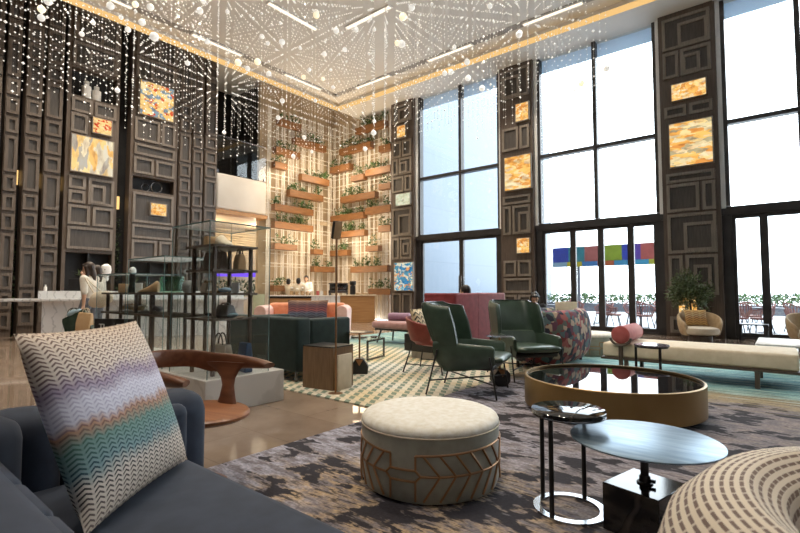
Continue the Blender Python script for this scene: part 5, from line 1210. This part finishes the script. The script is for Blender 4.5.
WQ = WL+Matrix.Rotation(WR, 3, 'Z') @ Vector((.24,-.58,0))
person('second woman in a pale shirt, half hidden behind the woman with the bags', WQ, WR, pose(elL=(-.04,.23,1.12), wrL=(.03,.23,.88), look=(1,-.1,0)), 1.02, sleeves=.9)
def held_bag(name, lab, loc, w, d, h, mat, tilt, rz, hh, hmat, tissue=None):
    t = thing(name, lab, 'bag', loc, rz); t.rotation_euler = (0, tilt, rz); b = MB()
    b.loft([[(x*k, y*k2, z) for x, y in ((-w/2,-d/2),(0,-d/2*1.1),(w/2,-d/2),(w/2,d/2),(0,d/2*1.1),(-w/2,d/2))] for z, k, k2 in ((-h,.82,.85),(-h+.03,.95,1),(-h*.5,1.03,1.05),(-.06,.98,.7),(0,.92,.45))])
    b.build('body', mat, t, mods=[BEV(.015, 2)]); k = MB()
    for s in (-1, 1): k.tube([(w*.22*math.cos(a*math.pi/10), s*d*.16, hh*math.sin(a*math.pi/10)-.01) for a in range(11)], .007, 6)
    k.build('handle', hmat, t)
    if tissue: tm = MB(); tm.sph((.02,0,.02), .09, 12, (1.3,.7,.7)); tm.sph((-.09,0,.0), .07, 12, (1.2,.7,.7)); tm.build('tissue_paper', tissue, t, mods=[REM(.01)])
def wl(x, y, z): return WL+Matrix.Rotation(WR, 3, 'Z') @ Vector((x, y, z))*1.03
held_bag('shopping_bag', 'large glossy dark green shopping bag with pale blue tissue in the hand of the woman', wl(.06,.33,.74), .50,.16,.56, M['gbag'], R(26), WR, .12, M['gbag'], M['lblue'])
held_bag('shopping_bag', 'beige paper shopping bag hanging from the same hand beside the dark green one', wl(-.20,.38,.76), .27,.12,.42, M['tan'], R(-6), WR, .10, M['beige'])
bg = thing('shoulder_bag', 'big cream soft shoulder bag on the shoulder of the woman', 'bag', wl(-.40,.30,1.10), WR); b_ = MB()
b_.sph((0,0,-.10), .17, 20, (1.15,.55,.95)); b_.sph((-.13,.0,-.06), .13, 16, (1,.5,1)); b_.sph((.10,0,-.16), .12, 16, (1,.55,.8)); b_.build('body', M['beige'], bg, mods=[REM(.012)])
k = MB(); k.tube([(.10,0,.0),(.25,-.04,.18),(.37,-.09,.335),(.38,-.14,.355),(.28,-.09,.26),(.0,-.02,.06)], .012, 8); k.build('strap', M['beige'], bg)
for (u, w, s_, lab, tp, lk) in ((-1.68,1.08,.99,'barista in a pale shirt at the left of the three behind the counter','beige',(-.8,-.6,0)), (-1.20,.74,1.0,'barista with dark hair seen from behind the glass jars, middle of the three','beige',(0,1,0)), (-1.05,1.50,1.07,'taller barista in a white shirt at the back of the three','paper',(1,.2,-.2))):
    pz = CO+cu*u+cn*w; person(lab, (pz.x, pz.y, .001), CR-R(90)+R(180)*(tp == 'beige'), pose(elL=(.05,.22,1.13), wrL=(.26,.14,1.10), elR=(.05,-.22,1.13), wrR=(.26,-.14,1.10)), s_, tp, 'blackcloth', 'hairb', False, .95, False, .014)
SIT = dict(pelvis=(0,0,.50), chest=(.02,0,.82), neck=(.04,0,1.00), head=(.07,0,1.11), shL=(.02,.17,.94), elL=(.08,.22,.68), wrL=(.30,.12,.64), shR=(.02,-.17,.94), elR=(.10,-.22,.68), wrR=(.30,-.10,.64),
           hipL=(.08,.10,.50), knL=(.44,.11,.50), anL=(.42,.11,.10), hipR=(.08,-.10,.50), knR=(.44,-.11,.50), anR=(.42,-.11,.10))
def sit(**k): d = dict(SIT); d.update(k); return d
def stool(lab, loc, mat):
    t = thing('pouf', lab, 'pouf', loc, 0, 'low poufs'); MB().lathe([(.22,.04),(.25,.08),(.25,.34),(.22,.39),(.05,.40)], n=32).build('seat', mat, t); MB().lathe([(.20,0),(.20,.04)], n=28).build('base', M['black'], t)
g1 = Vector((-3.96, 9.20, Z0)); stool('cream pouf under the guest seated behind the patterned tub sofa', g1, M['cream'])
person('seated guest with long black hair and a dark top behind the patterned sofa', g1, R(-66), sit(wrR=(.36,-.20,.70), look=(1,.1,-.55)), .93, 'blackcloth', 'blackcloth', 'hairb', True, .95, True, .011)
person('guest with short black hair whose head shows above the red high-backed sofa', (-4.88, 8.12, Z0), R(180), sit(head=(.07,0,1.13)), 1.03, 'blackcloth', 'blackcloth', 'hairb', False, .95, False, .012)
t = thing('dining_chair', 'pale wood-backed chair next to the seated black-haired guest', 'chair', (-3.62, 10.15, Z0), R(-60))
MB().b2(-.22,.22,-.21,.21,.42,.46,.015).build('seat', M['beige'], t); MB().box((-.24,0,.80), (.03,.46,.30), 0, .012).build('backrest', M['cream'], t)
for sx in (-1, 1):
    for sy in (-1, 1): MB().tube([(.19*sx, .18*sy, .42), (.22*sx, .20*sy, 0)], .014, 8).build('leg', M['rack'], t)
for s in (-1, 1): MB().tube([(-.21, s*.18, .44), (-.24, s*.18, .85)], .012, 8).build('back_post', M['rack'], t)

# =================================================================== LIGHT, CAMERA
w = bpy.data.worlds.new('sky'); SC.world = w; w.use_nodes = True; nt = w.node_tree
bg_ = nt.nodes['Background']; bg_.inputs[0].default_value = (.90,.95,1,1); bg_.inputs[1].default_value = 5.0
def lamp(kind, name, loc, energy, col, size=.1, rot=None, **k):
    l = bpy.data.lights.new(name, kind); l.energy = energy; l.color = col
    if kind == 'AREA': l.shape = 'RECTANGLE'; l.size = size; l.size_y = k.get('sy', size)
    else: l.shadow_soft_size = size
    if kind == 'SPOT': l.spot_size = R(k.get('ang', 70)); l.spot_blend = .6
    o = bpy.data.objects.new(name, l); C.objects.link(o); o.location = loc
    if rot: o.rotation_euler = rot
    return o
WARM = (1,.80,.55)
# unseen fill spots added near the ceiling to brighten wall, desk and room
for x, y in ((-12.3,3.1),(-12.2,5.6),(-13.7,9.4),(-14.0,2.6),(-14.0,4.9),(-14.0,6.8),(-10.1,12.6),(-6.5,12.6),(-10.6,5.0),(-7.5,9.4),(-4.5,9.4),(-10.6,1.5),(-6,4.5),(-2.5,4.5),(-6,.5),(-2,1)):
    lamp('SPOT', 'fill_spot', (x, y, CEIL+.2), 400, (1,.87,.70), .12, (0,0,0), ang=95)
# cafe: bare point lights added for the warm glow, no fixtures behind them
for x, y, z, e in ((-14.9,11.6,3.4,50),(-14.9,13.0,3.4,50),(-14.4,13.8,3.4,50),(-13.2,13.8,3.6,42),(-14.9,11.8,6.0,72),(-14.8,13.6,6.2,72),(-13.2,13.8,6.2,72),(-14.9,12.8,1.7,20),(-14.2,13.7,2.0,20)):
    lamp('POINT', 'cafe_glow_fill', (x, y, z), e*.75, WARM, .5)
for x, y, z, e in ((-18.5,9.6,3.7,120),(-18.5,12.5,3.7,120)): lamp('POINT', 'lounge_lamp', (x, y, z), e, WARM, .08)
SC.cycles.transparent_max_bounces = 48
SC.view_settings.view_transform = 'Standard'; SC.view_settings.look = 'None'; SC.view_settings.gamma = 1; SC.view_settings.exposure = .62
cam = bpy.data.cameras.new('camera'); co = bpy.data.objects.new('camera', cam); C.objects.link(co); SC.camera = co
cam.sensor_width = 36; cam.lens = 472/800*36; cam.clip_start = .05; cam.clip_end = 300
co.location = (0, 0, 1.2); co.rotation_euler = (R(90)+math.atan(24.5/472), 0, R(39.2))
cam.dof.use_dof = True; cam.dof.focus_distance = 3.6; cam.dof.aperture_fstop = 5.6
